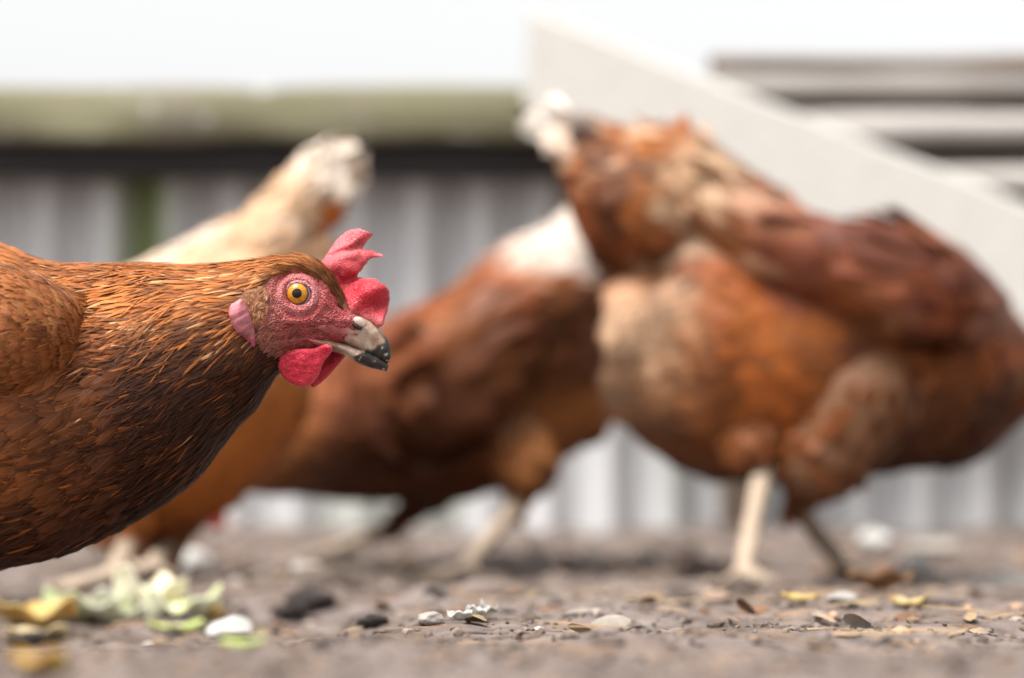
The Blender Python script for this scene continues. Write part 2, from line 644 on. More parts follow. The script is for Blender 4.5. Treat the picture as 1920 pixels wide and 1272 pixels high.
def interp_rows(R, n):
    """smooth curve through rows R (k, m) -> (n+1, m), parametrised by arc length of the first 4 columns"""
    R = np.asarray(R, float)
    c = np.stack([(R[:, 0] + R[:, 2]) / 2, (R[:, 1] + R[:, 3]) / 2], -1)
    s = np.concatenate([[0], np.cumsum(np.linalg.norm(np.diff(c, axis=0), axis=1) + 1e-6)])
    t = np.linspace(0, s[-1], n + 1)
    d = np.zeros_like(R)
    h = np.diff(s)[:, None]
    dl = np.diff(R, axis=0) / h
    d[1:-1] = (dl[:-1] * h[1:] + dl[1:] * h[:-1]) / (h[1:] + h[:-1])
    d[0], d[-1] = dl[0], dl[-1]
    k = np.clip(np.searchsorted(s, t, side='right') - 1, 0, len(s) - 2)
    hh = (s[k + 1] - s[k])[:, None]
    u = ((t - s[k])[:, None]) / hh
    return ((1 + 2 * u) * (1 - u) ** 2 * R[k] + u * (1 - u) ** 2 * hh * d[k] + u * u * (3 - 2 * u) * R[k + 1] + u * u * (u - 1) * hh * d[k + 1])


def loft(rows, n, seg, ex=1.0):
    """rows: (top px, top py, bottom px, bottom py, half width m, depth m). Returns grid (n+1, seg, 3)."""
    R = interp_rows(rows, n)
    top = P(R[:, 0], R[:, 1], R[:, 5])
    bot = P(R[:, 2], R[:, 3], R[:, 5])
    c = (top + bot) / 2
    a = (top - bot) / 2
    hw = np.maximum(R[:, 4], 0.0004)
    th = np.linspace(0, 2 * math.pi, seg, endpoint=False)
    co = np.sign(np.cos(th)) * np.abs(np.cos(th)) ** ex
    si = np.sign(np.sin(th)) * np.abs(np.sin(th)) ** ex
    G = c[:, None, :] + a[:, None, :] * co[None, :, None]
    G[:, :, 1] -= hw[:, None] * si[None, :]          # theta = 90 deg faces the camera
    return G


def grid_faces(n, seg, flip=False):
    i = np.arange(n * seg).reshape(n, seg)
    j = np.roll(i, -1, 1)
    q = np.stack([i[:-1], i[1:], j[1:], j[:-1]], -1).reshape(-1, 4)
    return q[:, ::-1].copy() if flip else q


def add_grid(mb, G, col=(1, 1, 1), mi=0):
    n, seg = G.shape[:2]
    q = grid_faces(n, seg)
    # orient outwards
    cen = G.mean(1)
    k = n // 2
    nv = np.cross(G[k + 1, 0] - G[k, 0], G[k, 1] - G[k, 0]) if k + 1 < n else np.array([0, 0, 1.0])
    flip = np.dot(nv, G[k, 0] - cen[k]) < 0
    if flip:
        q = q[:, ::-1].copy()
    col = np.asarray(col, float)
    mb.add(G, q, col if col.ndim == 1 else col.reshape(-1, 3), mi=mi)
    base = mb.n - n * seg
    caps = []
    for r, rev in ((0, not flip), (n - 1, flip)):
        ring = [r * seg + t for t in range(seg)]
        caps.append(ring[::-1] if rev else ring)
    for c in caps:
        v = np.asarray(G).reshape(-1, 3)[c]
        cc = col if col.ndim == 1 else col.reshape(-1, 3)[c]
        mb.add(np.concatenate([v, v.mean(0)[None]]), [(t, (t + 1) % seg, seg) for t in range(seg)], cc if col.ndim == 1 else np.concatenate([cc, cc.mean(0)[None]]), mi=mi)


def sample(G, n, dens=None, r=None, sign=-1):
    """n points on a grid, weighted by area x dens(points). flow = sign * d/ds"""
    r = r or rng
    a = G[:-1]
    b = G[1:]
    ar = np.roll(a, -1, 1)
    br = np.roll(b, -1, 1)
    ds = (b - a + br - ar) / 2
    dt = (ar - a + br - b) / 2
    nr = np.cross(ds, dt)
    area = np.linalg.norm(nr, axis=-1)
    mid = (a + b + ar + br) / 4
    cen = G.mean(1)
    cen = ((cen[:-1] + cen[1:]) / 2)[:, None, :]
    s = np.sign(np.sum(nr * (mid - cen), -1))
    nr = nr / (area[..., None] + 1e-12) * s[..., None]
    w = area.copy()
    if dens is not None:
        w = w * dens(mid)
    w = w.reshape(-1)
    k = r.choice(len(w), n, p=w / w.sum())
    i, j = np.unravel_index(k, area.shape)
    u = r.random(n)[:, None]
    v = r.random(n)[:, None]
    p = a[i, j] * (1 - u) * (1 - v) + b[i, j] * u * (1 - v) + ar[i, j] * (1 - u) * v + br[i, j] * u * v
    fl = ds[i, j] * sign
    fl = fl / (np.linalg.norm(fl, axis=1)[:, None] + 1e-12)
    return p, nr[i, j], fl


W_ROUND = ([0, .12, .4, .7, .88, 1], [.35, .7, 1, .97, .72, .2])
W_LANCE = ([0, .15, .4, .7, .9, 1], [.45, .85, 1, .75, .4, .08])
FID = [0]


def feathers(mb, p, nrm, flow, length, width, c0, c1, lift=0.12, curl=0.16, jit=0.15, prof=W_ROUND, nl=5, camber=0.12, roll=0.12, off=0.0, droop=0.0, r=None, mi=0, clump=(75.0, 0.7)):
    r = r or rng
    n = len(p)
    if n == 0:
        return
    length = np.broadcast_to(np.asarray(length, float), (n,))
    width = np.broadcast_to(np.asarray(width, float), (n,))
    c0 = np.broadcast_to(np.asarray(c0, float), (n, 3))
    c1 = np.broadcast_to(np.asarray(c1, float), (n, 3))
    flow = flow + np.array([0, 0, -1.0]) * droop
    flow = flow - nrm * np.sum(flow * nrm, 1)[:, None]
    flow = flow / (np.linalg.norm(flow, axis=1)[:, None] + 1e-9)
    side = np.cross(nrm, flow)
    ang = (r.normal(0, jit, n) + (fbm(p, clump[0], 71, 2) - 0.5) * clump[1])[:, None]
    flow = flow * np.cos(ang) + side * np.sin(ang)
    side = np.cross(nrm, flow)
    rl = r.normal(0, roll, n)[:, None]
    side, nrm2 = side * np.cos(rl) + nrm * np.sin(rl), nrm * np.cos(rl) - side * np.sin(rl)
    lf = (lift * (0.5 + r.random(n)))[:, None]
    cu = (curl * (0.6 + 0.8 * r.random(n)))[:, None]
    sw = (r.normal(0, 0.08, n))[:, None]
    V, C, U = [], [], []
    fid = (FID[0] + np.arange(n)).astype(float)
    FID[0] = (FID[0] + n) % 4000
    for k in range(nl + 1):
        t = k / nl
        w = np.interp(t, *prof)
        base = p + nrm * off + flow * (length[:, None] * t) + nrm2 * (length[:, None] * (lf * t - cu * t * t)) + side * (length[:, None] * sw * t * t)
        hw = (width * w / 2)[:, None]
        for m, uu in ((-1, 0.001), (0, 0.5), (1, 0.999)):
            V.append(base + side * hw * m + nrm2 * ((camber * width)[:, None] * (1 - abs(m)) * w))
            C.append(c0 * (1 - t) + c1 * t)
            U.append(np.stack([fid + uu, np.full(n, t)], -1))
    m_ = len(V)
    V = np.stack(V, 1)
    C = np.stack(C, 1)
    U = np.stack(U, 1)
    q = []
    for k in range(nl):
        a = k * 3
        for m in (0, 1):
            q.append([a + m, a + m + 1, a + m + 4, a + m + 3])
    q = np.array(q)
    Q = (np.arange(n)[:, None, None] * m_ + q[None]).reshape(-1, 4)
    mb.add(V, Q, C, U, mi)


def pick(n, cols, wts, r=None):
    r = r or rng
    cols = np.asarray(cols, float)
    k = r.choice(len(cols), n, p=np.asarray(wts, float) / np.sum(wts))
    return cols[k] * (0.8 + 0.4 * r.random((n, 1)))


def inpoly(px, py, poly):
    poly = np.asarray(poly, float)
    x, y = np.asarray(px), np.asarray(py)
    r = np.zeros(x.shape, bool)
    j = len(poly) - 1
    for i in range(len(poly)):
        xi, yi = poly[i]
        xj, yj = poly[j]
        c = ((yi > y) != (yj > y)) & (x < (xj - xi) * (y - yi) / (yj - yi + 1e-12) + xi)
        r ^= c
        j = i
    return r


def polydist(px, py, poly):
    """unsigned distance and nearest point on the outline"""
    poly = np.asarray(poly, float)
    q = np.stack([px, py], -1)
    best = np.full(px.shape, 1e9)
    near = np.zeros(q.shape)
    for i in range(len(poly)):
        a, b = poly[i], poly[(i + 1) % len(poly)]
        ab = b - a
        t = np.clip(((q - a) @ ab) / (ab @ ab + 1e-12), 0, 1)
        c = a + t[..., None] * ab
        d = np.linalg.norm(q - c, axis=-1)
        m = d < best
        best = np.where(m, d, best)
        near = np.where(m[..., None], c, near)
    return best, near


def chaikin(p, n=1):
    p = np.asarray(p, float)
    for _ in range(n):
        q = np.roll(p, -1, 0)
        p = np.stack([0.75 * p + 0.25 * q, 0.25 * p + 0.75 * q], 1).reshape(-1, 2)
    return p


def blade(poly, depth, thick, col, sp=2.0, edge=8.0, bulge=None):
    """a fleshy lobe: outline in picture px, depth(px,py) in metres, thickness tapering to a thin rounded rim"""
    poly = np.asarray(poly, float)
    x0, y0 = poly.min(0) - sp
    x1, y1 = poly.max(0) + sp
    X, Y = np.meshgrid(np.arange(x0, x1 + sp, sp), np.arange(y0, y1 + sp, sp), indexing='ij')
    ins = inpoly(X, Y, poly)
    d, near = polydist(X, Y, poly)
    sd = np.where(ins, d, -d)
    ok = sd > -sp * 0.75
    cell = ok[:-1, :-1] & ok[1:, :-1] & ok[1:, 1:] & ok[:-1, 1:]
    out = sd <= sp * 0.3
    XX = np.where(out, near[..., 0], X)
    YY = np.where(out, near[..., 1], Y)
    sdd = np.where(out, 0, sd)
    T = thick(XX, YY) * np.sqrt(np.clip(1 - np.exp(-sdd / edge), 0, 1)) + 0.00005
    D = depth(XX, YY)
    if bulge is not None:
        D = D - bulge(XX, YY, sdd)
    idx = np.arange(X.size).reshape(X.shape)
    q = np.stack([idx[:-1, :-1], idx[1:, :-1], idx[1:, 1:], idx[:-1, 1:]], -1)[cell]
    C = col(XX, YY, sdd)
    mb = MB()
    A = P(XX, YY, D - T)
    B = P(XX, YY, D + T)
    mb.add(A.reshape(-1, 3), q, C.reshape(-1, 3))
    mb.add(B.reshape(-1, 3), q[:, ::-1].copy(), C.reshape(-1, 3))
    # drop unused vertices
    V = np.concatenate(mb.v)
    used = np.zeros(len(V), bool)
    F = np.concatenate([f for f, _ in mb.f])
    used[F.reshape(-1)] = True
    mp = np.cumsum(used) - 1
    o = MB()
    o.add(V[used], mp[F], np.concatenate(mb.c)[used])
    return o


def capsule(mb, a, b, ra, rb, col=(1, 1, 1), seg=10, n=6, bulge=0.0):
    a, b = np.asarray(a, float), np.asarray(b, float)
    ax = b - a
    L = np.linalg.norm(ax)
    ax = ax / L
    h = np.array([0, 1.0, 0]) if abs(ax[1]) < 0.9 else np.array([1.0, 0, 0])
    u = np.cross(ax, h)
    u /= np.linalg.norm(u)
    w = np.cross(ax, u)
    ts = [-1, -0.85, -0.5] + list(np.linspace(0, 1, n)) + [1.5, 1.85, 2]
    G = []
    th = np.linspace(0, 2 * math.pi, seg, endpoint=False)
    for t in ts:
        if t < 0:
            c = a + ax * (t * ra)
            r = ra * math.sqrt(max(0, 1 - t * t)) + 1e-5
        elif t > 1:
            c = b + ax * ((t - 1) * rb)
            r = rb * math.sqrt(max(0, 1 - (t - 1) ** 2)) + 1e-5
        else:
            c = a + ax * (t * L)
            r = ra + (rb - ra) * t + bulge * math.sin(math.pi * t)
        G.append(c + np.outer(np.cos(th), u) * r + np.outer(np.sin(th), w) * r)
    G = np.array(G)
    add_grid(mb, G, col)
    return G


def remesh(mb, voxel, it=6):
    """fuse a mesh builder into one continuous surface; returns verts, quads"""
    o = mb.build('tmp', [])
    md = o.modifiers.new('r', 'REMESH')
    md.mode = 'VOXEL'
    md.voxel_size = voxel
    ms = o.modifiers.new('s', 'SMOOTH')
    ms.iterations = it
    ms.factor = 0.5
    dg = bpy.context.evaluated_depsgraph_get()
    dg.update()
    ev = o.evaluated_get(dg)
    me = ev.to_mesh()
    v = np.zeros(len(me.vertices) * 3)
    me.vertices.foreach_get('co', v)
    faces = [tuple(p.vertices) for p in me.polygons]
    ev.to_mesh_clear()
    old = o.data
    bpy.data.objects.remove(o)
    bpy.data.meshes.remove(old)
    return v.reshape(-1, 3), faces


def segdist(p, a, b):
    ab = b - a
    t = np.clip(((p - a) @ ab) / (ab @ ab), 0, 1)
    return np.linalg.norm(p - a - t[:, None] * ab, axis=1)


# ------------------------------------------------------------------ generic hen (the three blurred ones)
SHANK = (0.44, 0.34, 0.25)


def leg(mb, segs, hip, knee, hock, foot, heading, r_th=(0.034, 0.016)):
    """thigh, drumstick, shank and four toes; returns the thigh grid for feathering"""
    G = capsule(mb, hip, knee, r_th[0], r_th[0] * 0.8, seg=20, n=8)
    G2 = capsule(mb, knee, hock, r_th[0] * 0.8, r_th[1] * 0.62, seg=20, n=8)
    foot = np.asarray(foot, float)
    ank = foot + np.array([0, 0, 0.012])
    capsule(mb, hock, ank, 0.0092, 0.0068, seg=12)
    segs.append((np.asarray(hock), ank, 0.011))
    hd = np.asarray(heading, float)
    hd = hd / np.linalg.norm(hd)
    for an, ln in ((0, 0.05), (0.55, 0.042), (-0.55, 0.042), (math.pi, 0.02)):
        d = np.array([hd[0] * math.cos(an) - hd[1] * math.sin(an), hd[0] * math.sin(an) + hd[1] * math.cos(an), 0])
        m = foot + d * ln * 0.5 + np.array([0, 0, 0.007])
        e = foot + d * ln + np.array([0, 0, 0.003])
        capsule(mb, ank, m, 0.0058, 0.0048, seg=8, n=3)
        capsule(mb, m, e, 0.0048, 0.0028, seg=8, n=3)
        segs.append((ank, m, 0.0085))
        segs.append((m, e, 0.0075))
    return [G, G2]


def ico(sub=2):
    bm = bmesh.new()
    bmesh.ops.create_icosphere(bm, subdivisions=sub, radius=1)
    v = np.array([x.co[:] for x in bm.verts])
    f = np.array([[x.index for x in q.verts] for q in bm.faces])
    bm.free()
    return v, f


ICO2, ICO3, ICO1 = ico(2), ico(3), ico(1)


def simple_head(root, c, ax, up, s=1.0, body_col=(0.3, 0.12, 0.05)):
    """comb, wattles, beak, eyes, ear lobes for a blurred hen. c = head centre, ax = beak direction, up = crown direction"""
    c, ax, up = (np.asarray(q, float) for q in (c, ax, up))
    ax = ax / np.linalg.norm(ax)
    up = up - ax * np.dot(up, ax)
    up /= np.linalg.norm(up)
    sd = np.cross(ax, up)
    T = lambda a, b, w: c + ax * a * s + up * b * s + sd * w * s
    # beak
    for nm, rows in (('upper_beak', [(0.014, 0.004, 0.009), (0.024, 0.003, 0.006), (0.033, -0.001, 0.0035), (0.038, -0.005, 0.001)]),
                     ('lower_beak', [(0.013, -0.005, 0.007), (0.022, -0.006, 0.005), (0.032, -0.008, 0.001)])):
        mb = MB()
        th = np.linspace(0, 2 * math.pi, 12, endpoint=False)
        G = np.array([[T(a, b + 0.7 * r * math.cos(t), r * math.sin(t)) for t in th] for a, b, r in rows])
        add_grid(mb, G, (0.5, 0.36, 0.24))
        mb.build(nm, M_BEAK, root)
    # comb
    mb = MB()
    n = 26
    xs = np.linspace(-0.014, 0.024, n)
    hgt = 0.010 + 0.009 * np.abs(np.sin(np.linspace(0, 4 * math.pi, n))) * np.sin(np.linspace(0.3, math.pi - 0.2, n))
    G = []
    for x_, h_ in zip(xs, hgt):
        base = 0.012 - max(0, x_ - 0.008) * 0.5
        G.append([T(x_, base, -0.0018), T(x_ - 0.003, base + h_ * 0.6, -0.0014), T(x_ - 0.006, base + h_, 0), T(x_ - 0.003, base + h_ * 0.6, 0.0014), T(x_, base, 0.0018), T(x_, base - 0.004, 0)])
    add_grid(mb, np.array(G), (0.5, 0.03, 0.04))
    mb.build('comb', M_COMB, root)
    for sg in (-1, 1):
        mb = MB()
        v = ICO2[0] * np.array([0.009, 0.013, 0.003])
        mb.add(np.array([T(0.012 + q[0], -0.022 + q[1], sg * 0.005 + q[2]) for q in v]), ICO2[1], (0.5, 0.03, 0.05))
        mb.build('wattle', M_COMB, root)
        mb = MB()
        v = ICO2[0] * np.array([0.006, 0.009, 0.003])
        mb.add(np.array([T(-0.012 + q[0], -0.008 + q[1], sg * 0.0165 + q[2]) for q in v]), ICO2[1], (0.6, 0.3, 0.33))
        mb.build('ear_lobe', M_LOBE, root)
        mb = MB()
        v = ICO2[0] * 0.0052
        cc = np.where((np.abs(ICO2[0][:, 2]) > 0.9)[:, None], [[0.005] * 3], [[0.6, 0.25, 0.03]])
        mb.add(np.array([T(0.004 + q[0], 0.004 + q[1], sg * 0.0135 + q[2]) for q in v]), ICO2[1], cc)
        mb.build('eye', M_EYE, root)


def make_hen(label, trunk, wings, tailmass, legs, tail_feathers, colour, loc, seed, nf=1700, fsize=1.0, heading=(1, 0, 0), head=None, under=(0.2, 0.09, 0.04), bare=None):
    r = np.random.default_rng(seed)
    root = thing('hen', label, 'hen', loc, 'brown hens in the run')
    mb = MB()
    segs = []
    G = loft(trunk, 70, 48)
    add_grid(mb, G)
    TM = loft(tailmass, 30, 32) if tailmass else None
    if TM is not None:
        add_grid(mb, TM)
    thighs = []
    for l in legs:
        thighs += leg(mb, segs, *l[:4], heading, l[4])
    v, f = remesh(mb, 0.0034)
    dmin = np.full(len(v), 1e9)
    for a, b, rr in segs:
        dmin = np.minimum(dmin, segdist(v, a, b) - rr)
    col = np.where((dmin < 0)[:, None], np.array([SHANK]) * (0.55 + 0.7 * fbm(v, 70, seed, 3))[:, None] * np.where(v[:, 2] < 0.02, 0.75, 1.0)[:, None], np.array([under]))
    if bare is not None:
        col = np.where(bare(v)[:, None], np.array([[0.42, 0.06, 0.06]]), col)
    m2 = MB()
    m2.add(v, f, col)
    m2.build('body', M_BODY, root)
    # plumage
    mp = MB()

    def put(Gx, n, L, W, sign, lift=0.11, curl=0.12, jit=0.25, dens=None, target=mp, off=0.0, droop=0.0):
        p, nr, fl = sample(Gx, n, dens, r, sign)
        c0, c1 = colour(p, r)
        k = (0.75 + 0.5 * r.random(n)) * fsize
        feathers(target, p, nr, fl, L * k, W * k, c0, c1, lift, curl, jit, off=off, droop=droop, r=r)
    dens = (lambda q: np.where(bare(q.reshape(-1, 3)).reshape(q.shape[:-1]), 0.02, 1.0)) if bare is not None else None
    put(G, int(nf * 1.8), 0.026, 0.014, -1, lift=0.07, dens=dens)
    put(G, int(nf * 1.5), 0.018, 0.005, -1, lift=0.15, jit=0.4, dens=dens)
    if TM is not None:
        put(TM, nf, 0.026, 0.012, 1, lift=0.04)
        put(TM, nf // 3, 0.02, 0.006, 1, lift=0.14, jit=0.4)
    for t in thighs:
        p0 = t.mean((0, 1))
        put(t, nf // 9, 0.016, 0.010, 1, lift=0.06, droop=0.3)
    o = mp.build('plumage', M_FEATHER, root)
    o['kind'] = 'stuff'
    for rows in wings:
        Wg = loft(rows, 40, 32)
        mw = MB()
        add_grid(mw, Wg, under)
        put(Wg, nf, 0.028, 0.013, 1, lift=0.05, jit=0.12, target=mw)
        put(Wg, nf // 8, 0.06, 0.017, 1, lift=0.05, jit=0.08, target=mw)
        # long flight feathers along the rear of the wing
        mw.build('wing', M_FEATHER_W, root)
    for (a, b, w, c0, c1, roll) in tail_feathers:
        mt = MB()
        a, b = np.asarray(a), np.asarray(b)
        fl = b - a
        ln = np.linalg.norm(fl)
        fl = fl / ln
        nr = np.array([0, -math.cos(roll), math.sin(roll)])
        nr = nr - fl * np.dot(nr, fl)
        nr /= np.linalg.norm(nr)
        feathers(mt, a[None], nr[None], fl[None], ln, w, np.array(c0), np.array(c1), 0.0, 0.06, 0.02, nl=10, roll=0.02, r=r)
        mt.build('tail_feather', M_FEATHER, root)
    if head is not None:
        simple_head(root, *head)
    return root


M_FEATHER_W = M_FEATHER


def px_of(p):
    return proj(p)


DARKB, RED, ORANGE, TAN, CREAM, WHITE = (0.022, 0.009, 0.006), (0.14, 0.032, 0.012), (0.31, 0.083, 0.013), (0.4, 0.165, 0.045), (0.5, 0.35, 0.225), (0.62, 0.565, 0.5)


def blend(cols, w):
    w = np.stack(w, -1)
    w = w / w.sum(-1, keepdims=True)
    return w @ np.asarray(cols, float)


def jitter(c, r, amt=0.16):
    return c * (1 - amt / 2 + amt * r.random((len(c), 1)))


# --- hen on the right (large, tail up, head down beyond the frame)
DD = 1.92


def col_right(p, r):
    x, y = px_of(p)
    n1 = fbm(p, 26, 41, 3)
    n2 = fbm(p, 45, 52, 2)
    cream = smooth(1400, 1180, x) * smooth(500, 570, y) * smooth(880, 700, y) * 3.2
    dark = smooth(0.5, 0.4, fbm(p, 24, 61, 3)) * 3.0 + 9.0 * smooth(1500, 1720, x) * smooth(670, 790, y) + 4.5 * smooth(770, 860, y) + 3.0 * np.exp(-((y - 500) / 22.0) ** 2) * smooth(1120, 1160, x) * smooth(1340, 1300, x)  # random dark blotches, plus painted shade on breast, belly and under-tail crease
    tail = smooth(1105, 1050, x) * 3.0 * smooth(330, 250, y - 0.2 * (1050 - x))
    spots = smooth(0.62, 0.72, n2) * smooth(560, 480, y) * smooth(1600, 1450, x)
    red = 0.9 + 0 * x
    tan = smooth(0.45, 0.62, n1) * 1.0
    org = smooth(0.35, 0.5, n1) * 0.8 * smooth(450, 600, y)
    mar = smooth(1430, 1560, x) * smooth(640, 560, y + 0.1 * (1700 - x)) * 2.2
    spots = np.maximum(spots * 2.6, 7.0 * np.exp(-((x - 1345) / 48.0) ** 2 - ((y - 335) / 40.0) ** 2) + 5.0 * np.exp(-((x - 1400) / 70.0) ** 2 - ((y - 425) / 34.0) ** 2) + 2.0 * np.exp(-((x - 1725) / 30.0) ** 2 - ((y - 615) / 24.0) ** 2))
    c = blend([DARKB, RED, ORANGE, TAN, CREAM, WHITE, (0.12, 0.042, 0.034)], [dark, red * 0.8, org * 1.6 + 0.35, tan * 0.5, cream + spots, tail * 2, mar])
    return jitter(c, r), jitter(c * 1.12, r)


def Pn(px, py, d):
    return P(px, py, d).reshape(3)


d_legs = []
fN = hit(1392, 1106)
fF = hit(1585, 1096)
trunk_D = [(1140, 590, 1138, 660, 0.012, DD - 0.02), (1160, 525, 1150, 745, 0.05, DD - 0.015), (1225, 460, 1198, 815, 0.078, DD), (1310, 370, 1290, 880, 0.09, DD),
           (1430, 392, 1420, 902, 0.095, DD), (1560, 432, 1550, 895, 0.096, DD), (1700, 462, 1710, 878, 0.092, DD + 0.01), (1820, 510, 1840, 852, 0.078, DD + 0.02),
           (1900, 600, 1930, 780, 0.052, DD + 0.03), (1965, 690, 1975, 800, 0.036, DD + 0.035), (2040, 770, 2020, 870, 0.024, DD + 0.04),
           (2085, 835, 2040, 905, 0.0185, DD + 0.04), (2100, 880, 2060, 930, 0.014, DD + 0.04), (2095, 915, 2080, 930, 0.004, DD + 0.04)]
wing_D = lambda s: [(1893, 560, 1890, 600, 0.008, DD - s * 0.072), (1850, 518, 1862, 628, 0.022, DD - s * 0.09), (1740, 440, 1765, 640, 0.032, DD - s * 0.098), (1600, 425, 1610, 590, 0.033, DD - s * 0.097),
                    (1470, 384, 1470, 530, 0.026, DD - s * 0.088), (1390, 352, 1370, 470, 0.016, DD - s * 0.078), (1310, 335, 1295, 400, 0.005, DD - s * 0.066)]
tail_D = [(1500, 385, 1480, 580, 0.08, DD), (1400, 322, 1395, 540, 0.078, DD), (1318, 262, 1325, 520, 0.074, DD), (1235, 245, 1245, 528, 0.07, DD - 0.015), (1150, 250, 1165, 522, 0.058, DD - 0.02), (1080, 238, 1098, 450, 0.038, DD - 0.015), (1040, 222, 1062, 350, 0.026, DD - 0.01), (1018, 215, 1030, 275, 0.01, DD - 0.01)]
tf = []
rr = np.random.default_rng(3)
for i in range(13):
    t = i / 12
    bx, by = 1220 + 90 * t, 340 - 30 * t + rr.normal(0, 8)
    tx, ty = 1006 + 290 * t ** 1.2, 214 + 12 * t + rr.normal(0, 6)
    c0 = np.array(RED) * (0.8 + 0.5 * rr.random())
    c1 = np.array(WHITE if i < 3 else (CREAM if i % 4 == 0 else ORANGE)) * (0.9 + 0.2 * rr.random())
    tf.append((Pn(bx, by, DD - 0.01 + rr.normal(0, 0.015)), Pn(tx, ty, DD - 0.02 + (t - 0.5) * 0.05 + rr.normal(0, 0.01)), 0.026, c0, c1, rr.normal(0, 0.5)))
for i in range(5):
    tf.append((Pn(1050 + 6 * i, 205 + 8 * i, DD - 0.03), Pn(978 + 7 * i, 258 - 20 * i + 5 * rr.normal(), DD - 0.045 + 0.012 * i), 0.022, WHITE, WHITE, rr.normal(0, 0.4)))
tf.append((Pn(1125, 345, DD - 0.05), Pn(1052, 232, DD - 0.045), 0.026, DARKB, DARKB, 0.1))  # near-black feather stands in for the shaded hollow under the tail
for i in range(4):
    tf.append((Pn(1130 + 8 * i, 300 - 10 * i, DD - 0.045), Pn(1002 + 12 * i, 216 - 3 * i, DD - 0.04 + 0.008 * i), 0.024, TAN, WHITE, 0.3 - 0.2 * i))
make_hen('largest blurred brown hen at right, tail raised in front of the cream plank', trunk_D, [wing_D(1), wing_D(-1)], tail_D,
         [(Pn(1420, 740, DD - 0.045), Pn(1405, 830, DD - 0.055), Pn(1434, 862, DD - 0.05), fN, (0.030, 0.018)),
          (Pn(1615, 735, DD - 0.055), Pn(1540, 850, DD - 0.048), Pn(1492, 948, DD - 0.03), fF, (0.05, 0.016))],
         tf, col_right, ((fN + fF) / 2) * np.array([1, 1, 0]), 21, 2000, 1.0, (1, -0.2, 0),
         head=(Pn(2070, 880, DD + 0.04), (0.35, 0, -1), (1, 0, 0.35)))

# --- middle hen (rump pale, neck stretched down to the left)
DB = 2.2


def col_mid(p, r):
    x, y = px_of(p)
    n1 = fbm(p, 24, 141, 3)
    rump = smooth(880, 1010, x + 120 * (n1 - 0.5)) * smooth(570, 450, y + 120 * (n1 - 0.5)) * 5
    dark = smooth(0.52, 0.4, fbm(p, 22, 161, 3)) * 0.8 + 4.0 * smooth(-60, 60, (y - 780) + 0.55 * (x - 620)) * smooth(150, 40, (y - 780) + 0.55 * (x - 700) - 60) + 2.2 * smooth(800, 890, y) * smooth(450, 560, x)  # random dark plumage, plus flank and belly shade painted into the colour
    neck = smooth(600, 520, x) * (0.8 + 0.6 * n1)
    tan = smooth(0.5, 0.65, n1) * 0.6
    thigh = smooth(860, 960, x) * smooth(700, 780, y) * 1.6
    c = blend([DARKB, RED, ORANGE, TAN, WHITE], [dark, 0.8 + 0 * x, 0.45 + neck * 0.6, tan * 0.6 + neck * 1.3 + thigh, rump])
    return jitter(c, r), jitter(c * 1.1, r)


def bare_mid(v):
    x, y = px_of(v)
    return (x < 432) & (y > 888)


fN = hit(872, 1094)
fF = hit(640, 1050)
trunk_B = [(1135, 470, 1150, 600, 0.012, DB), (1090, 420, 1135, 790, 0.05, DB), (1020, 430, 1068, 850, 0.075, DB), (930, 470, 960, 905, 0.088, DB), (840, 545, 860, 935, 0.092, DB),
           (750, 590, 750, 938, 0.09, DB), (660, 640, 630, 935, 0.078, DB), (580, 690, 540, 925, 0.058, DB), (500, 750, 470, 920, 0.04, DB), (430, 815, 425, 915, 0.028, DB),
           (398, 850, 408, 930, 0.021, DB), (368, 885, 396, 948, 0.018, DB), (342, 920, 368, 964, 0.012, DB), (338, 955, 350, 968, 0.003, DB)]
wing_B = lambda s: [(640, 690, 640, 760, 0.008, DB - s * 0.06), (700, 640, 690, 830, 0.022, DB - s * 0.082), (800, 600, 790, 860, 0.026, DB - s * 0.088), (900, 545, 920, 800, 0.025, DB - s * 0.085),
                    (1000, 530, 1010, 700, 0.02, DB - s * 0.07), (1090, 540, 1100, 630, 0.01, DB - s * 0.05), (1140, 570, 1150, 600, 0.003, DB - s * 0.04)]
tail_B = [(1020, 440, 1060, 640, 0.05, DB), (1080, 370, 1130, 560, 0.05, DB), (1140, 300, 1190, 440, 0.036, DB), (1190, 250, 1220, 330, 0.014, DB)]
tf = []
for i in range(9):
    t = i / 8
    tf.append((Pn(1090 + 30 * t, 420 + 60 * t, DB + rr.normal(0, 0.012)), Pn(1190 + 60 * t, 240 + 130 * t, DB + rr.normal(0, 0.02)), 0.026, CREAM, WHITE, rr.normal(0, 0.5)))
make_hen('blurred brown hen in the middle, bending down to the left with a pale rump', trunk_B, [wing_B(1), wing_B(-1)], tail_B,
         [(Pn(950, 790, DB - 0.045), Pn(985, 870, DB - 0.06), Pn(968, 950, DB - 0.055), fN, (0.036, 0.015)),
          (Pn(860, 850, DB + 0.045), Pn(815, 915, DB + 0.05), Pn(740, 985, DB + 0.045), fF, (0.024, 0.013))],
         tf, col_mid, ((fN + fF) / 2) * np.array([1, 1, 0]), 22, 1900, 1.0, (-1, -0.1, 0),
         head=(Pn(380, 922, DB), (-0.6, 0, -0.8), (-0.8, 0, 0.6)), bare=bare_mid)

# --- left background hen (pale back, white tail held up behind the near hen)
DC = 1.86


def col_left(p, r):
    x, y = px_of(p)
    n1 = fbm(p, 24, 241, 3)
    pale = smooth(760, 560, y) * 2.0
    white = smooth(520, 580, x) * smooth(400, 340, y) * 3.0 + smooth(0.52, 0.62, n1) * pale * 0.7
    org = smooth(650, 850, y) * 1.5
    c = blend([ORANGE, TAN, CREAM, WHITE], [0.25 + org, 0.25 + 0.4 * n1, pale, white * 1.6])
    return jitter(c, r, 0.25), jitter(c * 1.08, r, 0.25)


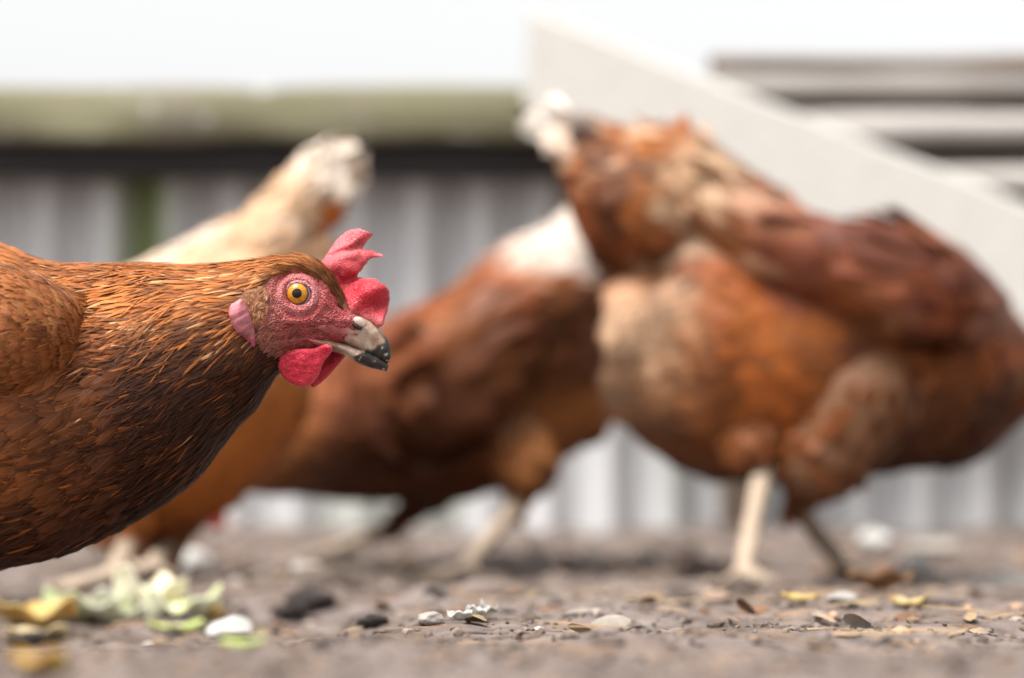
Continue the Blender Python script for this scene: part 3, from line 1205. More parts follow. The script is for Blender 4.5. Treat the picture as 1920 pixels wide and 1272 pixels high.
fN = hit(212, 1112)
fF = hit(286, 1094)
trunk_C = [(600, 560, 600, 640, 0.01, DC), (575, 470, 570, 760, 0.045, DC), (500, 420, 500, 880, 0.072, DC), (420, 420, 410, 960, 0.085, DC), (320, 470, 310, 1000, 0.09, DC),
           (210, 520, 210, 1012, 0.088, DC), (110, 560, 120, 1000, 0.078, DC), (20, 610, 50, 960, 0.06, DC), (-50, 690, 0, 930, 0.04, DC), (-90, 770, -30, 930, 0.028, DC),
           (-120, 830, -60, 960, 0.021, DC), (-140, 900, -85, 980, 0.017, DC), (-150, 950, -105, 1000, 0.012, DC), (-140, 990, -120, 1005, 0.003, DC)]
tail_C = [(420, 440, 460, 640, 0.05, DC), (490, 370, 545, 560, 0.05, DC), (545, 318, 598, 460, 0.042, DC), (590, 284, 632, 400, 0.03, DC), (622, 275, 655, 366, 0.018, DC), (655, 300, 668, 340, 0.005, DC)]
wing_C = lambda s: [(40, 640, 60, 760, 0.008, DC - s * 0.06), (120, 580, 130, 840, 0.022, DC - s * 0.08), (230, 560, 230, 850, 0.025, DC - s * 0.085), (340, 540, 350, 800, 0.024, DC - s * 0.082),
                    (450, 520, 460, 720, 0.018, DC - s * 0.068), (540, 500, 550, 600, 0.006, DC - s * 0.05)]
tf = []
for i in range(9):
    t = i / 8
    tf.append((Pn(530 + 30 * t, 380 + 50 * t, DC + rr.normal(0, 0.01)), Pn(600 + 88 * t, 254 + 80 * t, DC - 0.02 + rr.normal(0, 0.015)), 0.024, CREAM, WHITE, rr.normal(0, 0.5)))
tf.append((Pn(570, 440, DC - 0.03), Pn(655, 372, DC - 0.03), 0.02, ORANGE, ORANGE, -0.6))
make_hen('pale tan blurred hen behind the near hen with its white tail held up', trunk_C, [wing_C(1), wing_C(-1)], tail_C,
         [(Pn(235, 890, DC - 0.045), Pn(225, 970, DC - 0.05), Pn(240, 1022, DC - 0.045), fN, (0.03, 0.018)),
          (Pn(330, 880, DC + 0.045), Pn(322, 960, DC + 0.05), Pn(305, 1035, DC + 0.045), fF, (0.03, 0.026))],
         tf, col_left, ((fN + fF) / 2) * np.array([1, 1, 0]), 23, 1700, 1.0, (-1, -0.1, 0),
         head=(Pn(-112, 950, DC), (-0.55, 0, -0.9), (-0.8, 0, 0.5)))

# ------------------------------------------------------------------ the near hen, in focus
DA = 1.0
PX = DA / FPX                                   # metres per picture pixel at the hen
fA1 = np.array([-0.285, 1.0, float(gz(-0.285, 1.0))])
fA2 = np.array([-0.325, 1.09, float(gz(-0.325, 1.09))])
henA = thing('hen', 'sharp chestnut hen in front at left with red comb and amber eye in profile', 'hen', (-0.3, 1.045, float(gz(-0.3, 1.045))), 'brown hens in the run')

b0 = 0.03
rows_A = [(-760, 430, -740, 520, 0.012, DA + 0.06), (-680, 410, -650, 720, 0.045, DA + 0.06), (-560, 405, -530, 900, 0.066, DA + 0.058), (-400, 408, -380, 1010, 0.08, DA + 0.055), (-200, 425, -180, 1062, 0.086, DA + 0.05),
          (0, 468, 0, 1056, 0.082, DA + 0.042), (100, 500, 130, 1026, 0.072, DA + 0.034), (200, 503, 258, 966, 0.059, DA + 0.025), (300, 502, 366, 890, 0.046, DA + 0.015), (385, 500, 436, 806, 0.035, DA + 0.007),
          (450, 494, 486, 748, 0.0265, DA + 0.002), (500, 488, 516, 702, 0.021, DA), (545, 484, 542, 682, 0.0184, DA), (590, 491, 578, 668, 0.0165, DA), (622, 520, 612, 656, 0.0142, DA),
          (645, 560, 640, 648, 0.0112, DA), (668, 590, 662, 642, 0.0086, DA), (690, 606, 684, 642, 0.005, DA), (700, 620, 697, 640, 0.0012, DA)]
GA = loft(rows_A, 420, 128, 0.92)
# sculpt the head
EX, EY = 559.0, 552.0
gx, gy = proj(GA)
cenA = GA.mean(1)[:, None, :]
out = GA - cenA
out[..., 0] *= 0.3
out[..., 2] *= 0.3
out = out / (np.linalg.norm(out, axis=-1, keepdims=True) + 1e-9)
re = np.hypot(gx - EX, (gy - EY) * 1.05)
near = (np.abs(out[..., 1]) > 0.35) * smooth(430, 480, gx)
disp = np.zeros(re.shape)
disp -= 0.0030 * smooth(27, 15, re)
disp += 0.0010 * np.exp(-((re - 33) / 6.0) ** 2)
disp -= 0.0007 * np.exp(-((re - 43) / 4.0) ** 2)
disp += 0.0006 * np.exp(-((re - 52) / 5.0) ** 2)
brow_y = np.interp(gx, [490, 530, 570, 610, 640, 655], [530, 506, 505, 522, 556, 585])
disp += 0.0022 * np.exp(-((gy - brow_y + 6) / 12.0) ** 2) * smooth(480, 520, gx) * smooth(665, 640, gx)
# cheek fold running to the corner of the mouth
fold_y = np.interp(gx, [480, 540, 600, 640], [600, 606, 604, 600])
disp += 0.0006 * np.exp(-((gy - fold_y) / 6.0) ** 2) * smooth(500, 540, gx)
fold2 = np.interp(gx, [500, 560, 610], [640, 632, 622])
disp -= 0.0006 * np.exp(-((gy - fold2) / 5.0) ** 2) * smooth(520, 560, gx)
disp += (fbm(GA, 420, 77, 3) - 0.5) * 0.0012 * smooth(470, 500, gx)
GA = GA + out * (disp * near)[..., None]
GA = GA - out * (0.011 * np.exp(-((gx - 190) / 34.0) ** 2 - ((gy - 566) / 20.0) ** 2))[..., None]

FACE = [(487, 536), (503, 520), (535, 510), (575, 512), (600, 524), (622, 545), (642, 582), (662, 590), (700, 600), (705, 625), (640, 645), (620, 656), (580, 668), (545, 674), (515, 668), (490, 655), (482, 625), (492, 590), (498, 560)]
EAR = [(450, 556), (462, 536), (494, 534), (506, 552), (503, 574), (492, 596), (478, 600), (466, 580), (452, 566)]
gx, gy = proj(GA)
infc = inpoly(gx, gy, FACE)
sdF, _ = polydist(gx, gy, FACE)
sdF = np.where(infc, sdF, -sdF)
n1 = fbm(GA, 300, 11, 3)
n2 = fbm(GA, 900, 13, 2)
skin = np.array([0.33, 0.045, 0.05]) * (0.75 + 0.5 * n1[..., None])
pink = np.array([0.52, 0.18, 0.18])
ringw = np.exp(-((re - 35) / 7.0) ** 2) * 0.7 + 0.35 * smooth(0.55, 0.75, n2) + 0.5 * np.exp(-((gy - 588) / 14.0) ** 2) * smooth(640, 665, gx)
skin = skin * (1 - ringw[..., None].clip(0, 0.85)) + pink * ringw[..., None].clip(0, 0.85)
brn = smooth(545, 500, gx) * 0.55 + smooth(630, 660, gy) * 0.35 * smooth(600, 560, gx)
skin = skin * (1 - brn[..., None]) + np.array([0.22, 0.09, 0.06]) * brn[..., None]
colA = np.where((sdF > -6)[..., None], skin, np.array([0.13, 0.05, 0.022]))
mbA = MB()
# split material: skin where the face is, under-plumage elsewhere
n, sg = GA.shape[:2]
add_grid(mbA, GA, colA)
q, mi = mbA.f[0]
fm = (sdF > -8).reshape(-1)[q].all(1)
mbA.f[0] = (q, np.where(fm, 1, 0))
mbA.f[-1] = (mbA.f[-1][0], np.ones(len(mbA.f[-1][0]), int))
segA = []
thA = []
for (hx, ft, dy) in ((-330, fA1, 0.0), (-420, fA2, 0.09)):
    hk = Pn(hx - 40, 1120, DA + dy)
    hk[2] = max(hk[2], ft[2] + 0.06)
    before = mbA.n
    nf0 = len(mbA.f)
    thA += leg(mbA, segA, Pn(hx, 900, DA + dy), Pn(hx + 30, 1010, DA + dy), hk, ft, (1, -0.1, 0), (0.034, 0.018))
for k in range(len(mbA.v)):
    v = mbA.v[k]
    if len(v) < 400 and v[:, 0].max() < -0.15:
        dm = np.full(len(v), 1e9)
        for a, b, r_ in segA:
            dm = np.minimum(dm, segdist(v, a, b) - r_)
        mbA.c[k] = np.where((dm < 0)[:, None], np.array([SHANK]), np.array([[0.13, 0.05, 0.022]]))
mbA.build('body', [M_BODY, M_FACE], henA)

# plumage of the near hen
rA = np.random.default_rng(99)
mp = MB()


def regionA(p):
    """0 at the head .. 1 at the body, and relative height"""
    x, y = proj(p)
    return x, y


def densA(q):
    x, y = proj(q)
    f = inpoly(x, y, FACE)
    ear = inpoly(x, y, EAR)
    d = np.where(f | ear, 0.0, 1.0)
    d = np.where(x > 648, 0.0, d)
    d = d * np.interp(x, [-800, -100, 100, 300, 450, 520, 640], [0.35, 0.5, 0.9, 1.6, 3.0, 5.0, 7.0])
    return d


GOLD = (0.44, 0.135, 0.026)
CHEST = (0.19, 0.045, 0.010)
DEEP = (0.02, 0.008, 0.005)
PALE = (0.68, 0.38, 0.18)


def colA_fn(x, y, p, r, mixk=0.35, var=1.1):
    n = len(x)
    nz = fbm(p, 60, 301, 3)
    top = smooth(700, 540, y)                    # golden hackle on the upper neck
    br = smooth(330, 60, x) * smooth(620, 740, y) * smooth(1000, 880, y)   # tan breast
    low = smooth(600, 780, y + 0.25 * (x - 250)) * (1 - 0.75 * br)  # mahogany lower breast, darkened further to stand in for shade there
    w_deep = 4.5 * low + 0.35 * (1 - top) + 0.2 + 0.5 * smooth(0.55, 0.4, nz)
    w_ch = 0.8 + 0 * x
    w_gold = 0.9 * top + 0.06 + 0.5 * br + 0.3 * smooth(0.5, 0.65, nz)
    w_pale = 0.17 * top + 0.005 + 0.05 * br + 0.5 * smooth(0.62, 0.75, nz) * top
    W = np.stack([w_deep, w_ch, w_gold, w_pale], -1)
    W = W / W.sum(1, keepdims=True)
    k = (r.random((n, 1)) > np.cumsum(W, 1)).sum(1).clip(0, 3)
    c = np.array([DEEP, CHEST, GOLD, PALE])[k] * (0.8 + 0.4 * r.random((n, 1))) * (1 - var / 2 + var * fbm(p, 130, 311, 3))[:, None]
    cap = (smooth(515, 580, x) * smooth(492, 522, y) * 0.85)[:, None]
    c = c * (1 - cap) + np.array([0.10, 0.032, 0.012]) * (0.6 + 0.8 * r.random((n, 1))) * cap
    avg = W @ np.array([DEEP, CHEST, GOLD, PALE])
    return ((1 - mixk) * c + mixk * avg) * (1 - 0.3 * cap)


def zone(n, L, Wd, lo, hi, lift, curl, jit, prof, ylo=-1e9, yhi=1e9, off=0.0, nl=5, tipf=1.25, extra=None, droop=0.0, mixk=0.35, rootf=0.5, roll=0.06, var=1.1):
    def dn(q):
        x, y = proj(q)
        w = densA(q) * (x > lo) * (x < hi) * (y > ylo) * (y < yhi)
        return w if extra is None else w * extra(x, y)
    p, nr, fl = sample(GA, n, dn, rA, -1)
    x, y = proj(p)
    c = colA_fn(x, y, p, rA, mixk, var)
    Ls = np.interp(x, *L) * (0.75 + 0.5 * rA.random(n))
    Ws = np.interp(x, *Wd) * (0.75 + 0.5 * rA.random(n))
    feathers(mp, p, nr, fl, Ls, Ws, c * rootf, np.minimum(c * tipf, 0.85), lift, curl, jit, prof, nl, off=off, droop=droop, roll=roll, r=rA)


# broad body feathers, then hackles, then fine crown bristles
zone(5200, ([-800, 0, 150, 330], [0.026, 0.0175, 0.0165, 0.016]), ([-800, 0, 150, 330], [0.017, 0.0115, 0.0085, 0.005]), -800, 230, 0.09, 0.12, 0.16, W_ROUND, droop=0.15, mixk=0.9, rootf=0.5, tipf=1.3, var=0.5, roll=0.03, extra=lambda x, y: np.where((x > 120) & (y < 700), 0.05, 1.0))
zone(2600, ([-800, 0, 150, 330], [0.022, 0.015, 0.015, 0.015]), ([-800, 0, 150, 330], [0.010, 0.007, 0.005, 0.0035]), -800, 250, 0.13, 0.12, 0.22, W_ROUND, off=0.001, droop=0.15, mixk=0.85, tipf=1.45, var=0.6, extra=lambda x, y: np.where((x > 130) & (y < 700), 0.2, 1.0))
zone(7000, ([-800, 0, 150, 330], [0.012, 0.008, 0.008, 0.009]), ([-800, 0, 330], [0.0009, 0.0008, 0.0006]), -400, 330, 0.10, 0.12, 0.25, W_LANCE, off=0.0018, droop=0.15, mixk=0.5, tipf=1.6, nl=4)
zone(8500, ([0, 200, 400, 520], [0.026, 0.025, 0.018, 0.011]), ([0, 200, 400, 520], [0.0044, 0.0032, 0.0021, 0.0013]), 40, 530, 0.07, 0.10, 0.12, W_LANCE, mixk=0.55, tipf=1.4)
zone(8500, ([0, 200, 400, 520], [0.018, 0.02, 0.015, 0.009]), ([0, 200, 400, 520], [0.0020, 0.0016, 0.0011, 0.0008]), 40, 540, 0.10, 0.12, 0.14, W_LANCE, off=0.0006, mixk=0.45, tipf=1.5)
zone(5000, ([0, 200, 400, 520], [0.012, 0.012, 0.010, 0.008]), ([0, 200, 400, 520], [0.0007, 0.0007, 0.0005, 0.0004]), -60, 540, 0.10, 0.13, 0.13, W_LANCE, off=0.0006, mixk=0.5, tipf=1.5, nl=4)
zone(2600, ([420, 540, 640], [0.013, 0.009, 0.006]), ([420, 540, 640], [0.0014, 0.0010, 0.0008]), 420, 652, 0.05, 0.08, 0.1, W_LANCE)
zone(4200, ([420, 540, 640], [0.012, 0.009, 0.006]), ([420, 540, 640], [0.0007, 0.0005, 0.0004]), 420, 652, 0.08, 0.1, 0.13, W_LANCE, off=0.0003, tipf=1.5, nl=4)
# ear coverts: short tan bristles
pe, ne, fe = sample(GA, 2600, lambda q: (lambda xy: inpoly(xy[0], xy[1], EAR) * 1.0)(proj(q)), rA, -1)
ce = pick(2600, [(0.27, 0.11, 0.052), (0.17, 0.06, 0.03), (0.36, 0.17, 0.085)], [2, 1, 1], rA)
feathers(mp, pe, ne, fe, 0.0034 * (0.7 + 0.6 * rA.random(2600)), 0.0006, ce * 0.7, ce * 1.2, 0.16, 0.15, 0.4, W_LANCE, 3, droop=0.6, r=rA)
# sparse face bristles
pf, nf_, ff_ = sample(GA, 650, lambda q: (lambda xy: inpoly(xy[0], xy[1], FACE) * (np.hypot(xy[0] - EX, xy[1] - EY) > 42) * (xy[0] < 625) * np.where(xy[1] > 600, 2.5, 0.5))(proj(q)), rA, -1)
cf = pick(650, [(0.24, 0.08, 0.05), (0.12, 0.04, 0.03), (0.36, 0.14, 0.09)], [2, 1, 1], rA)
feathers(mp, pf, nf_, ff_, 0.0042 * (0.6 + 0.6 * rA.random(650)), 0.00042, cf, cf, 0.18, 0.1, 0.25, W_LANCE, 3, r=rA)
for t in thA:
    p, nr, fl = sample(t, 300, None, rA, 1)
    c = pick(300, [CHEST, DEEP, GOLD], [2, 1, 1], rA)
    feathers(mp, p, nr, fl, 0.022, 0.013, c * 0.7, c, 0.12, 0.1, 0.25, r=rA)
o = mp.build('plumage', M_FEATHER, henA)
o['kind'] = 'stuff'

# wings of the near hen with single covert feathers
wingA = lambda s: [(172, 598, 168, 640, 0.006, DA + 0.036 - s * 0.045), (150, 578, 146, 672, 0.014, DA + 0.036 - s * 0.056), (95, 538, 95, 708, 0.021, DA + 0.039 - s * 0.066), (0, 506, 0, 740, 0.025, DA + 0.042 - s * 0.073), (-180, 480, -180, 800, 0.026, DA + 0.05 - s * 0.076),
                   (-380, 470, -390, 780, 0.024, DA + 0.055 - s * 0.072), (-560, 470, -590, 680, 0.016, DA + 0.06 - s * 0.058), (-740, 500, -760, 600, 0.005, DA + 0.062 - s * 0.035)]
# shared covert meshes, unit length along +X, normal +Z
FM = []
for k in range(10):
    mf = MB()
    c = np.array([(0.25, 0.085, 0.026), (0.29, 0.11, 0.038), (0.21, 0.066, 0.02), (0.33, 0.145, 0.055), (0.24, 0.082, 0.028), (0.27, 0.1, 0.032), (0.2, 0.06, 0.018), (0.3, 0.12, 0.045), (0.24, 0.075, 0.022), (0.28, 0.1, 0.034)][k])
    c = 0.5 * c + 0.5 * np.array([0.2, 0.062, 0.018])
    feathers(mf, np.zeros((1, 3)), np.array([[0, 0, 1.0]]), np.array([[1.0, 0, 0]]), 1.0, 0.74, c * 0.42, c * 1.5, 0.11, 0.11, 0.02, nl=7, roll=0.02, camber=0.07, r=rA)
    ob = mf.build('feather', M_FEATHER)
    FM.append(ob.data)
    bpy.data.objects.remove(ob)
for s in (1, -1):
    Wg = loft(wingA(s), 90, 64)
    mw = MB()
    add_grid(mw, Wg, (0.16, 0.065, 0.028))
    p, nr, fl = sample(Wg, 700, None, rA, 1)
    c = pick(700, [(0.22, 0.07, 0.022), (0.28, 0.105, 0.035), (0.16, 0.048, 0.016)], [2, 2, 1], rA)
    x, y = proj(p)
    k = np.interp(x, [-700, 0, 160], [1.3, 0.8, 0.5])
    feathers(mw, p, nr, fl, 0.021 * k * (0.8 + 0.4 * rA.random(700)), 0.0125 * k, c * 0.65, c * 1.15, 0.1, 0.12, 0.14, droop=0.1, r=rA)
    p, nr, fl = sample(Wg, 4200, None, rA, 1)
    c = pick(4200, [(0.2, 0.066, 0.02), (0.32, 0.12, 0.04)], [2, 1], rA)
    feathers(mw, p, nr, fl, 0.0075, 0.00045, c * 0.6, c * 1.4, 0.2, 0.12, 0.3, W_LANCE, 4, off=0.0028, r=rA)
    wing = mw.build('wing', M_FEATHER, henA)
    if s == 1:
        wl = wloc(wing)
        lineL = np.concatenate([[0], np.cumsum(np.linalg.norm(np.diff(Wg[:, 16], axis=0), axis=1))])
        P_, N_, F_ = [], [], []
        dist, rowk = 0.002, 0
        while dist < lineL[-1] * 0.98:
            gi = np.interp(dist, lineL, np.arange(len(lineL)))
            i0 = min(int(gi), len(Wg) - 2)
            ring = Wg[i0] * (1 - gi + i0) + Wg[i0 + 1] * (gi - i0)
            ring2 = Wg[min(i0 + 2, len(Wg) - 1)]
            arc = np.concatenate([[0], np.cumsum(np.linalg.norm(np.diff(ring[:33], axis=0), axis=1))])
            stp = 0.0052 * np.interp(dist, [0, 0.05], [0.7, 1.0])
            t_ = stp * (0.5 + 0.5 * (rowk % 2))
            while t_ < arc[-1]:
                tj = t_ + rA.normal(0, 0.0006)
                jf = np.interp(tj, arc, np.arange(33))
                j0 = min(int(jf), 31)
                q0 = ring[j0] * (1 - jf + j0) + ring[j0 + 1] * (jf - j0)
                tn = ring[j0 + 1] - ring[j0]
                fw = ring2[j0] - ring[j0]
                nv = np.cross(fw, tn)
                nv = nv / (np.linalg.norm(nv) + 1e-9)
                if np.dot(nv, q0 - ring.mean(0)) < 0:
                    nv = -nv
                if proj(q0)[0] > -75:
                    P_.append(q0)
                    N_.append(nv)
                    F_.append(fw / np.linalg.norm(fw))
                t_ += stp
            dist += 0.0036 * np.interp(dist, [0, 0.05], [0.75, 1.15])
            rowk += 1
        p, nr, fl = np.array(P_), np.array(N_), np.array(F_)
        for i in range(len(p)):
            x, y = proj(p[i])
            f_ = fl[i] + np.array([0, 0, -0.12]) + rA.normal(0, 0.05, 3)
            n_ = nr[i]
            f_ = f_ - n_ * np.dot(f_, n_)
            f_ /= np.linalg.norm(f_)
            s_ = np.cross(n_, f_)
            ln = float(np.interp(x, [-60, 60, 165], [0.0155, 0.0125, 0.0085])) * (0.85 + 0.3 * rA.random())
            o = bpy.data.objects.new('feather', FM[int(rA.integers(len(FM)))])
            COL.objects.link(o)
            o.parent = wing
            Mx = Matrix(((f_[0] * ln, s_[0] * ln, n_[0] * ln, 0), (f_[1] * ln, s_[1] * ln, n_[1] * ln, 0), (f_[2] * ln, s_[2] * ln, n_[2] * ln, 0), (0, 0, 0, 1)))
            Mx.translation = Vector(p[i] + n_ * 0.0012 - wl)
            o.matrix_basis = Mx
# tail of the near hen, beyond the frame
for i in range(8):
    t = i / 7
    mt = MB()
    a_ = Pn(-690, 470 + 20 * t, DA + 0.06)
    b2 = Pn(-820 - 60 * t, 260 + 190 * t, DA + 0.06 + rA.normal(0, 0.012))
    fl = b2 - a_
    ln = np.linalg.norm(fl)
    c = np.array(CHEST) * (0.9 + 0.4 * rA.random())
    feathers(mt, a_[None], np.array([[0, -1.0, 0.1 * rA.normal()]]), (fl / ln)[None], ln, 0.026, c, c * 1.2, 0.0, 0.05, 0.02, nl=10, r=rA)
    mt.build('tail_feather', M_FEATHER, henA)


# ---- comb
COMB = [(600, 494), (606, 487), (617, 470), (630, 451), (641, 440), (654, 432), (670, 428), (687, 433), (702, 439), (696, 445), (689, 451), (683, 460), (678, 468), (688, 468), (697, 469), (708, 474), (722, 481), (708, 483), (693, 485),
        (688, 493), (683, 500), (675, 511), (668, 521), (676, 520), (684, 522), (694, 522), (707, 524), (714, 531), (721, 534), (727, 542), (731, 545), (730, 552), (731, 562), (728, 572), (727, 584), (722, 598), (716, 614), (704, 614), (690, 604),
        (672, 598), (655, 592), (640, 575), (625, 545), (612, 520)]
COMB = chaikin(COMB, 2)
_cq = np.stack([COMB[:, 0], COMB[:, 1], 0 * COMB[:, 0]], -1)
COMB = COMB + 3.2 * np.stack([fbm(_cq, 0.16, 91, 2) - 0.5, fbm(_cq, 0.16, 95, 2) - 0.5], -1) * (COMB[:, 0] > 640)[:, None]


def comb_depth(x, y):
    up = smooth(520, 430, y)
    fr = smooth(660, 720, x) * smooth(505, 545, y)
    d = DA + 0.004 * up - 0.0035 * fr + 0.0022 * np.sin((x - 600) * 0.055 + (y - 430) * 0.05)
    d = d + (fbm(np.stack([x, y, 0 * x], -1), 0.035, 5, 2) - 0.5) * 0.0035
    # folds between the points
    d = d + 0.0022 * np.exp(-(((y - 470) + 0.35 * (x - 650)) / 7.0) ** 2) + 0.003 * np.exp(-(((y - 521) + 0.2 * (x - 670)) / 7.0) ** 2) * smooth(640, 668, x)
    return d


def comb_thick(x, y):
    base = np.clip(1 - ((x - 640) * 0.55 - (y - 540) * 0.8) / 110, 0, 1)
    return 0.0007 + 0.0021 * base + 0.0004 * (fbm(np.stack([x, y, 0 * x], -1), 0.12, 6, 3) - 0.5)


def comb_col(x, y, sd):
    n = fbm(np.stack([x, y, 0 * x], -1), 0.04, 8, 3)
    up = smooth(530, 470, y)  # colour carries the light on the upper lobes and shade on the front one
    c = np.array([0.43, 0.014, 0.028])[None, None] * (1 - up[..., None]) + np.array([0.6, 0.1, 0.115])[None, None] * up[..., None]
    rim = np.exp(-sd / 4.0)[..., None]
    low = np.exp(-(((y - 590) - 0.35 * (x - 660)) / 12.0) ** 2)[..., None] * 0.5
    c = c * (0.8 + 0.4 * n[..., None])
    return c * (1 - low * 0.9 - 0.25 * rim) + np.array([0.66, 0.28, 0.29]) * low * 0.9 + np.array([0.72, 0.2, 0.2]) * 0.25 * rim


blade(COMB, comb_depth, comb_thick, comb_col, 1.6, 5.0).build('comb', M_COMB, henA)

# ---- wattles
W1 = chaikin([(537, 656), (528, 664), (521, 672), (519, 680), (523, 695), (530, 707), (539, 716), (550, 722), (566, 726), (578, 724), (590, 716), (600, 700), (605, 682), (616, 668), (624, 658), (623, 650), (612, 645), (598, 649), (586, 654), (570, 654), (552, 655)], 1)
W2 = chaikin([(582, 700), (582, 724), (588, 728), (600, 720), (612, 710), (630, 690), (651, 664), (657, 662), (640, 648), (610, 644), (590, 660)], 1)
HWJ = 0.0105


def wcol(base):
    def f(x, y, sd):
        n = fbm(np.stack([x, y, 0 * x], -1), 0.09, 18, 3)
        lam = 0.5 + 0.5 * np.sin(sd * 0.9 + n * 5)
        rim = np.exp(-sd / 3.5)[..., None]
        return np.array(base) * (0.78 + 0.4 * n[..., None] + 0.12 * lam[..., None]) + rim * np.array([0.1, 0.03, 0.03])
    return f


blade(W1, lambda x, y: DA - HWJ - 0.001 + 0.004 * smooth(650, 720, y) + 0.002 * (fbm(np.stack([x, y, 0 * x], -1), 0.03, 31, 2) - 0.5) + 0.0012 * (fbm(np.stack([x, y, 0 * x], -1), 0.11, 33, 3) - 0.5) + 0.0012 * np.sin((x - 520) * 0.1), lambda x, y: 0.0022 + 0 * x, wcol((0.56, 0.025, 0.055)), 1.6, 7.0,
      lambda x, y, sd: 0.0022 * np.exp(-((x - 612) ** 2 + (y - 648) ** 2) / 140.0)).build('wattle', M_COMB, henA)
blade(W2, lambda x, y: DA + HWJ - 0.004 * smooth(650, 720, y) + 0.002 * (fbm(np.stack([x, y, 0 * x], -1), 0.03, 37, 2) - 0.5) + 0.0012 * (fbm(np.stack([x, y, 0 * x], -1), 0.11, 39, 3) - 0.5), lambda x, y: 0.002 + 0 * x, wcol((0.5, 0.02, 0.045)), 1.6, 7.0).build('wattle', M_COMB, henA)

# ---- ear lobes (near one and its twin)
LOBE = chaikin([(452, 560), (442, 566), (432, 571), (428, 584), (431, 600), (440, 619), (456, 634), (468, 644), (473, 654), (477, 657), (482, 650), (480, 630), (474, 604), (464, 582), (457, 566)], 1)


def lobe_col(x, y, sd):
    n = fbm(np.stack([x * 0.5 + y * 0.9, y * 0.15 - x * 0.1, 0 * x], -1), 0.16, 28, 3)
    tip = smooth(625, 650, y)[..., None]
    rim = np.exp(-sd / 3.0)[..., None]
    c = np.array([0.54, 0.19, 0.22]) * (0.6 + 0.8 * smooth(0.36, 0.64, n)[..., None])
    k = np.clip(tip + 0.35 * rim, 0, 1)
    return c * (1 - k) + np.array([0.55, 0.09, 0.16]) * k


for s in (1, -1):
    hwl = np.interp
    dep = lambda x, y, s=s: DA + 0.002 - s * (np.interp(x, [425, 450, 485], [0.0335, 0.0300, 0.0245])) + s * 0.0035 * smooth(600, 655, y)
    blade(LOBE, dep, lambda x, y: 0.0022 + 0 * x, lobe_col, 1.6, 6.0, lambda x, y, sd, s=s: s * 0.0028 * (1 - np.exp(-sd / 9.0))).build('ear_lobe', M_LOBE, henA)

# ---- beak


def beak(rows, name, seed):
    Gb = loft([(a, b, c, d, e * PX, DA) for a, b, c, d, e in rows], 60, 40, 0.95)
    x, y = proj(Gb)
    n = fbm(Gb, 260, seed, 3)
    horn = np.array([0.46, 0.345, 0.275]) * (0.85 + 0.3 * n[..., None])
    tanb = np.array([0.22, 0.12, 0.07])
    k = smooth(0.40, 0.58, fbm(Gb, 150, seed + 3, 3))[..., None] * 0.8
    c = horn * (1 - k) + tanb * k
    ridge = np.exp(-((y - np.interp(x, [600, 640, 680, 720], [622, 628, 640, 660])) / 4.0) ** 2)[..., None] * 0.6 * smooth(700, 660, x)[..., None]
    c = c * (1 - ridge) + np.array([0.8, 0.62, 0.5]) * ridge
    # mud stuck to the tip
    mud = smooth(-5, 5, (x - 700) * 0.5 + (y - 650) * 1.0 + (fbm(Gb, 420, seed + 7, 3) - 0.5) * 34)[..., None] * smooth(655, 672, x)[..., None]
    mudc = np.where((fbm(Gb, 620, seed + 9, 2) > 0.74)[..., None], np.array([0.3, 0.27, 0.25]), np.array([0.022, 0.016, 0.014]))
    c = c * (1 - mud) + mudc * mud
    outw = Gb - Gb.mean(1)[:, None, :]
    outw /= np.linalg.norm(outw, axis=-1, keepdims=True) + 1e-9
    Gb = Gb + outw * (mud * 0.0009 * (0.3 + fbm(Gb, 700, seed + 11, 2)[..., None]))
    y_e = np.interp(x, [566, 600, 632, 668, 696], [622, 629, 637, 650, 660])
    pink = np.maximum(smooth(612, 586, x), np.maximum(smooth(6, 11, y_e - y) * smooth(668, 640, x), smooth(608, 598, y + 0.1 * (x - 660)) * smooth(700, 680, x)))[..., None] * 0.9
    c = c * (1 - pink) + np.array([0.42, 0.08, 0.085]) * pink
    mb = MB()
    add_grid(mb, Gb, c)
    return mb.build(name, M_BEAK, henA)


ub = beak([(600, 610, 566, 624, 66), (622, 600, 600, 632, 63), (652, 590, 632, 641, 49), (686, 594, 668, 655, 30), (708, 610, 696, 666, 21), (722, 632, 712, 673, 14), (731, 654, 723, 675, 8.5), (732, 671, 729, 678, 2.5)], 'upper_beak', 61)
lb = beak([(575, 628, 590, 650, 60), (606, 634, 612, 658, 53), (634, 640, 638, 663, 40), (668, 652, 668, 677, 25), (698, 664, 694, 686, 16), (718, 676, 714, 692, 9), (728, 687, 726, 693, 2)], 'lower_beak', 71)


def blob(name, px, py, d, rx, ry, rz, ang, col, mat, parent):
    mb = MB()
    v = ICO3[0] * np.array([rx, rz, ry]) * PX
    ca, sa = math.cos(ang), math.sin(ang)
    v = np.stack([v[:, 0] * ca - v[:, 2] * sa, v[:, 1], v[:, 0] * sa + v[:, 2] * ca], -1)
    mb.add(v + Pn(px, py, d), ICO3[1], col)
    return mb.build(name, mat, parent)


for s in (1, -1):
    blob('nostril_flap', 675, 604, DA - s * 0.0078, 14, 8.5, 5, -0.5, (0.5, 0.4, 0.35), M_BEAK, ub)
    blob('nostril', 667, 611, DA - s * 0.0083, 14, 3.6, 5, -0.62, (0.01, 0.008, 0.008), M_BEAK, ub)

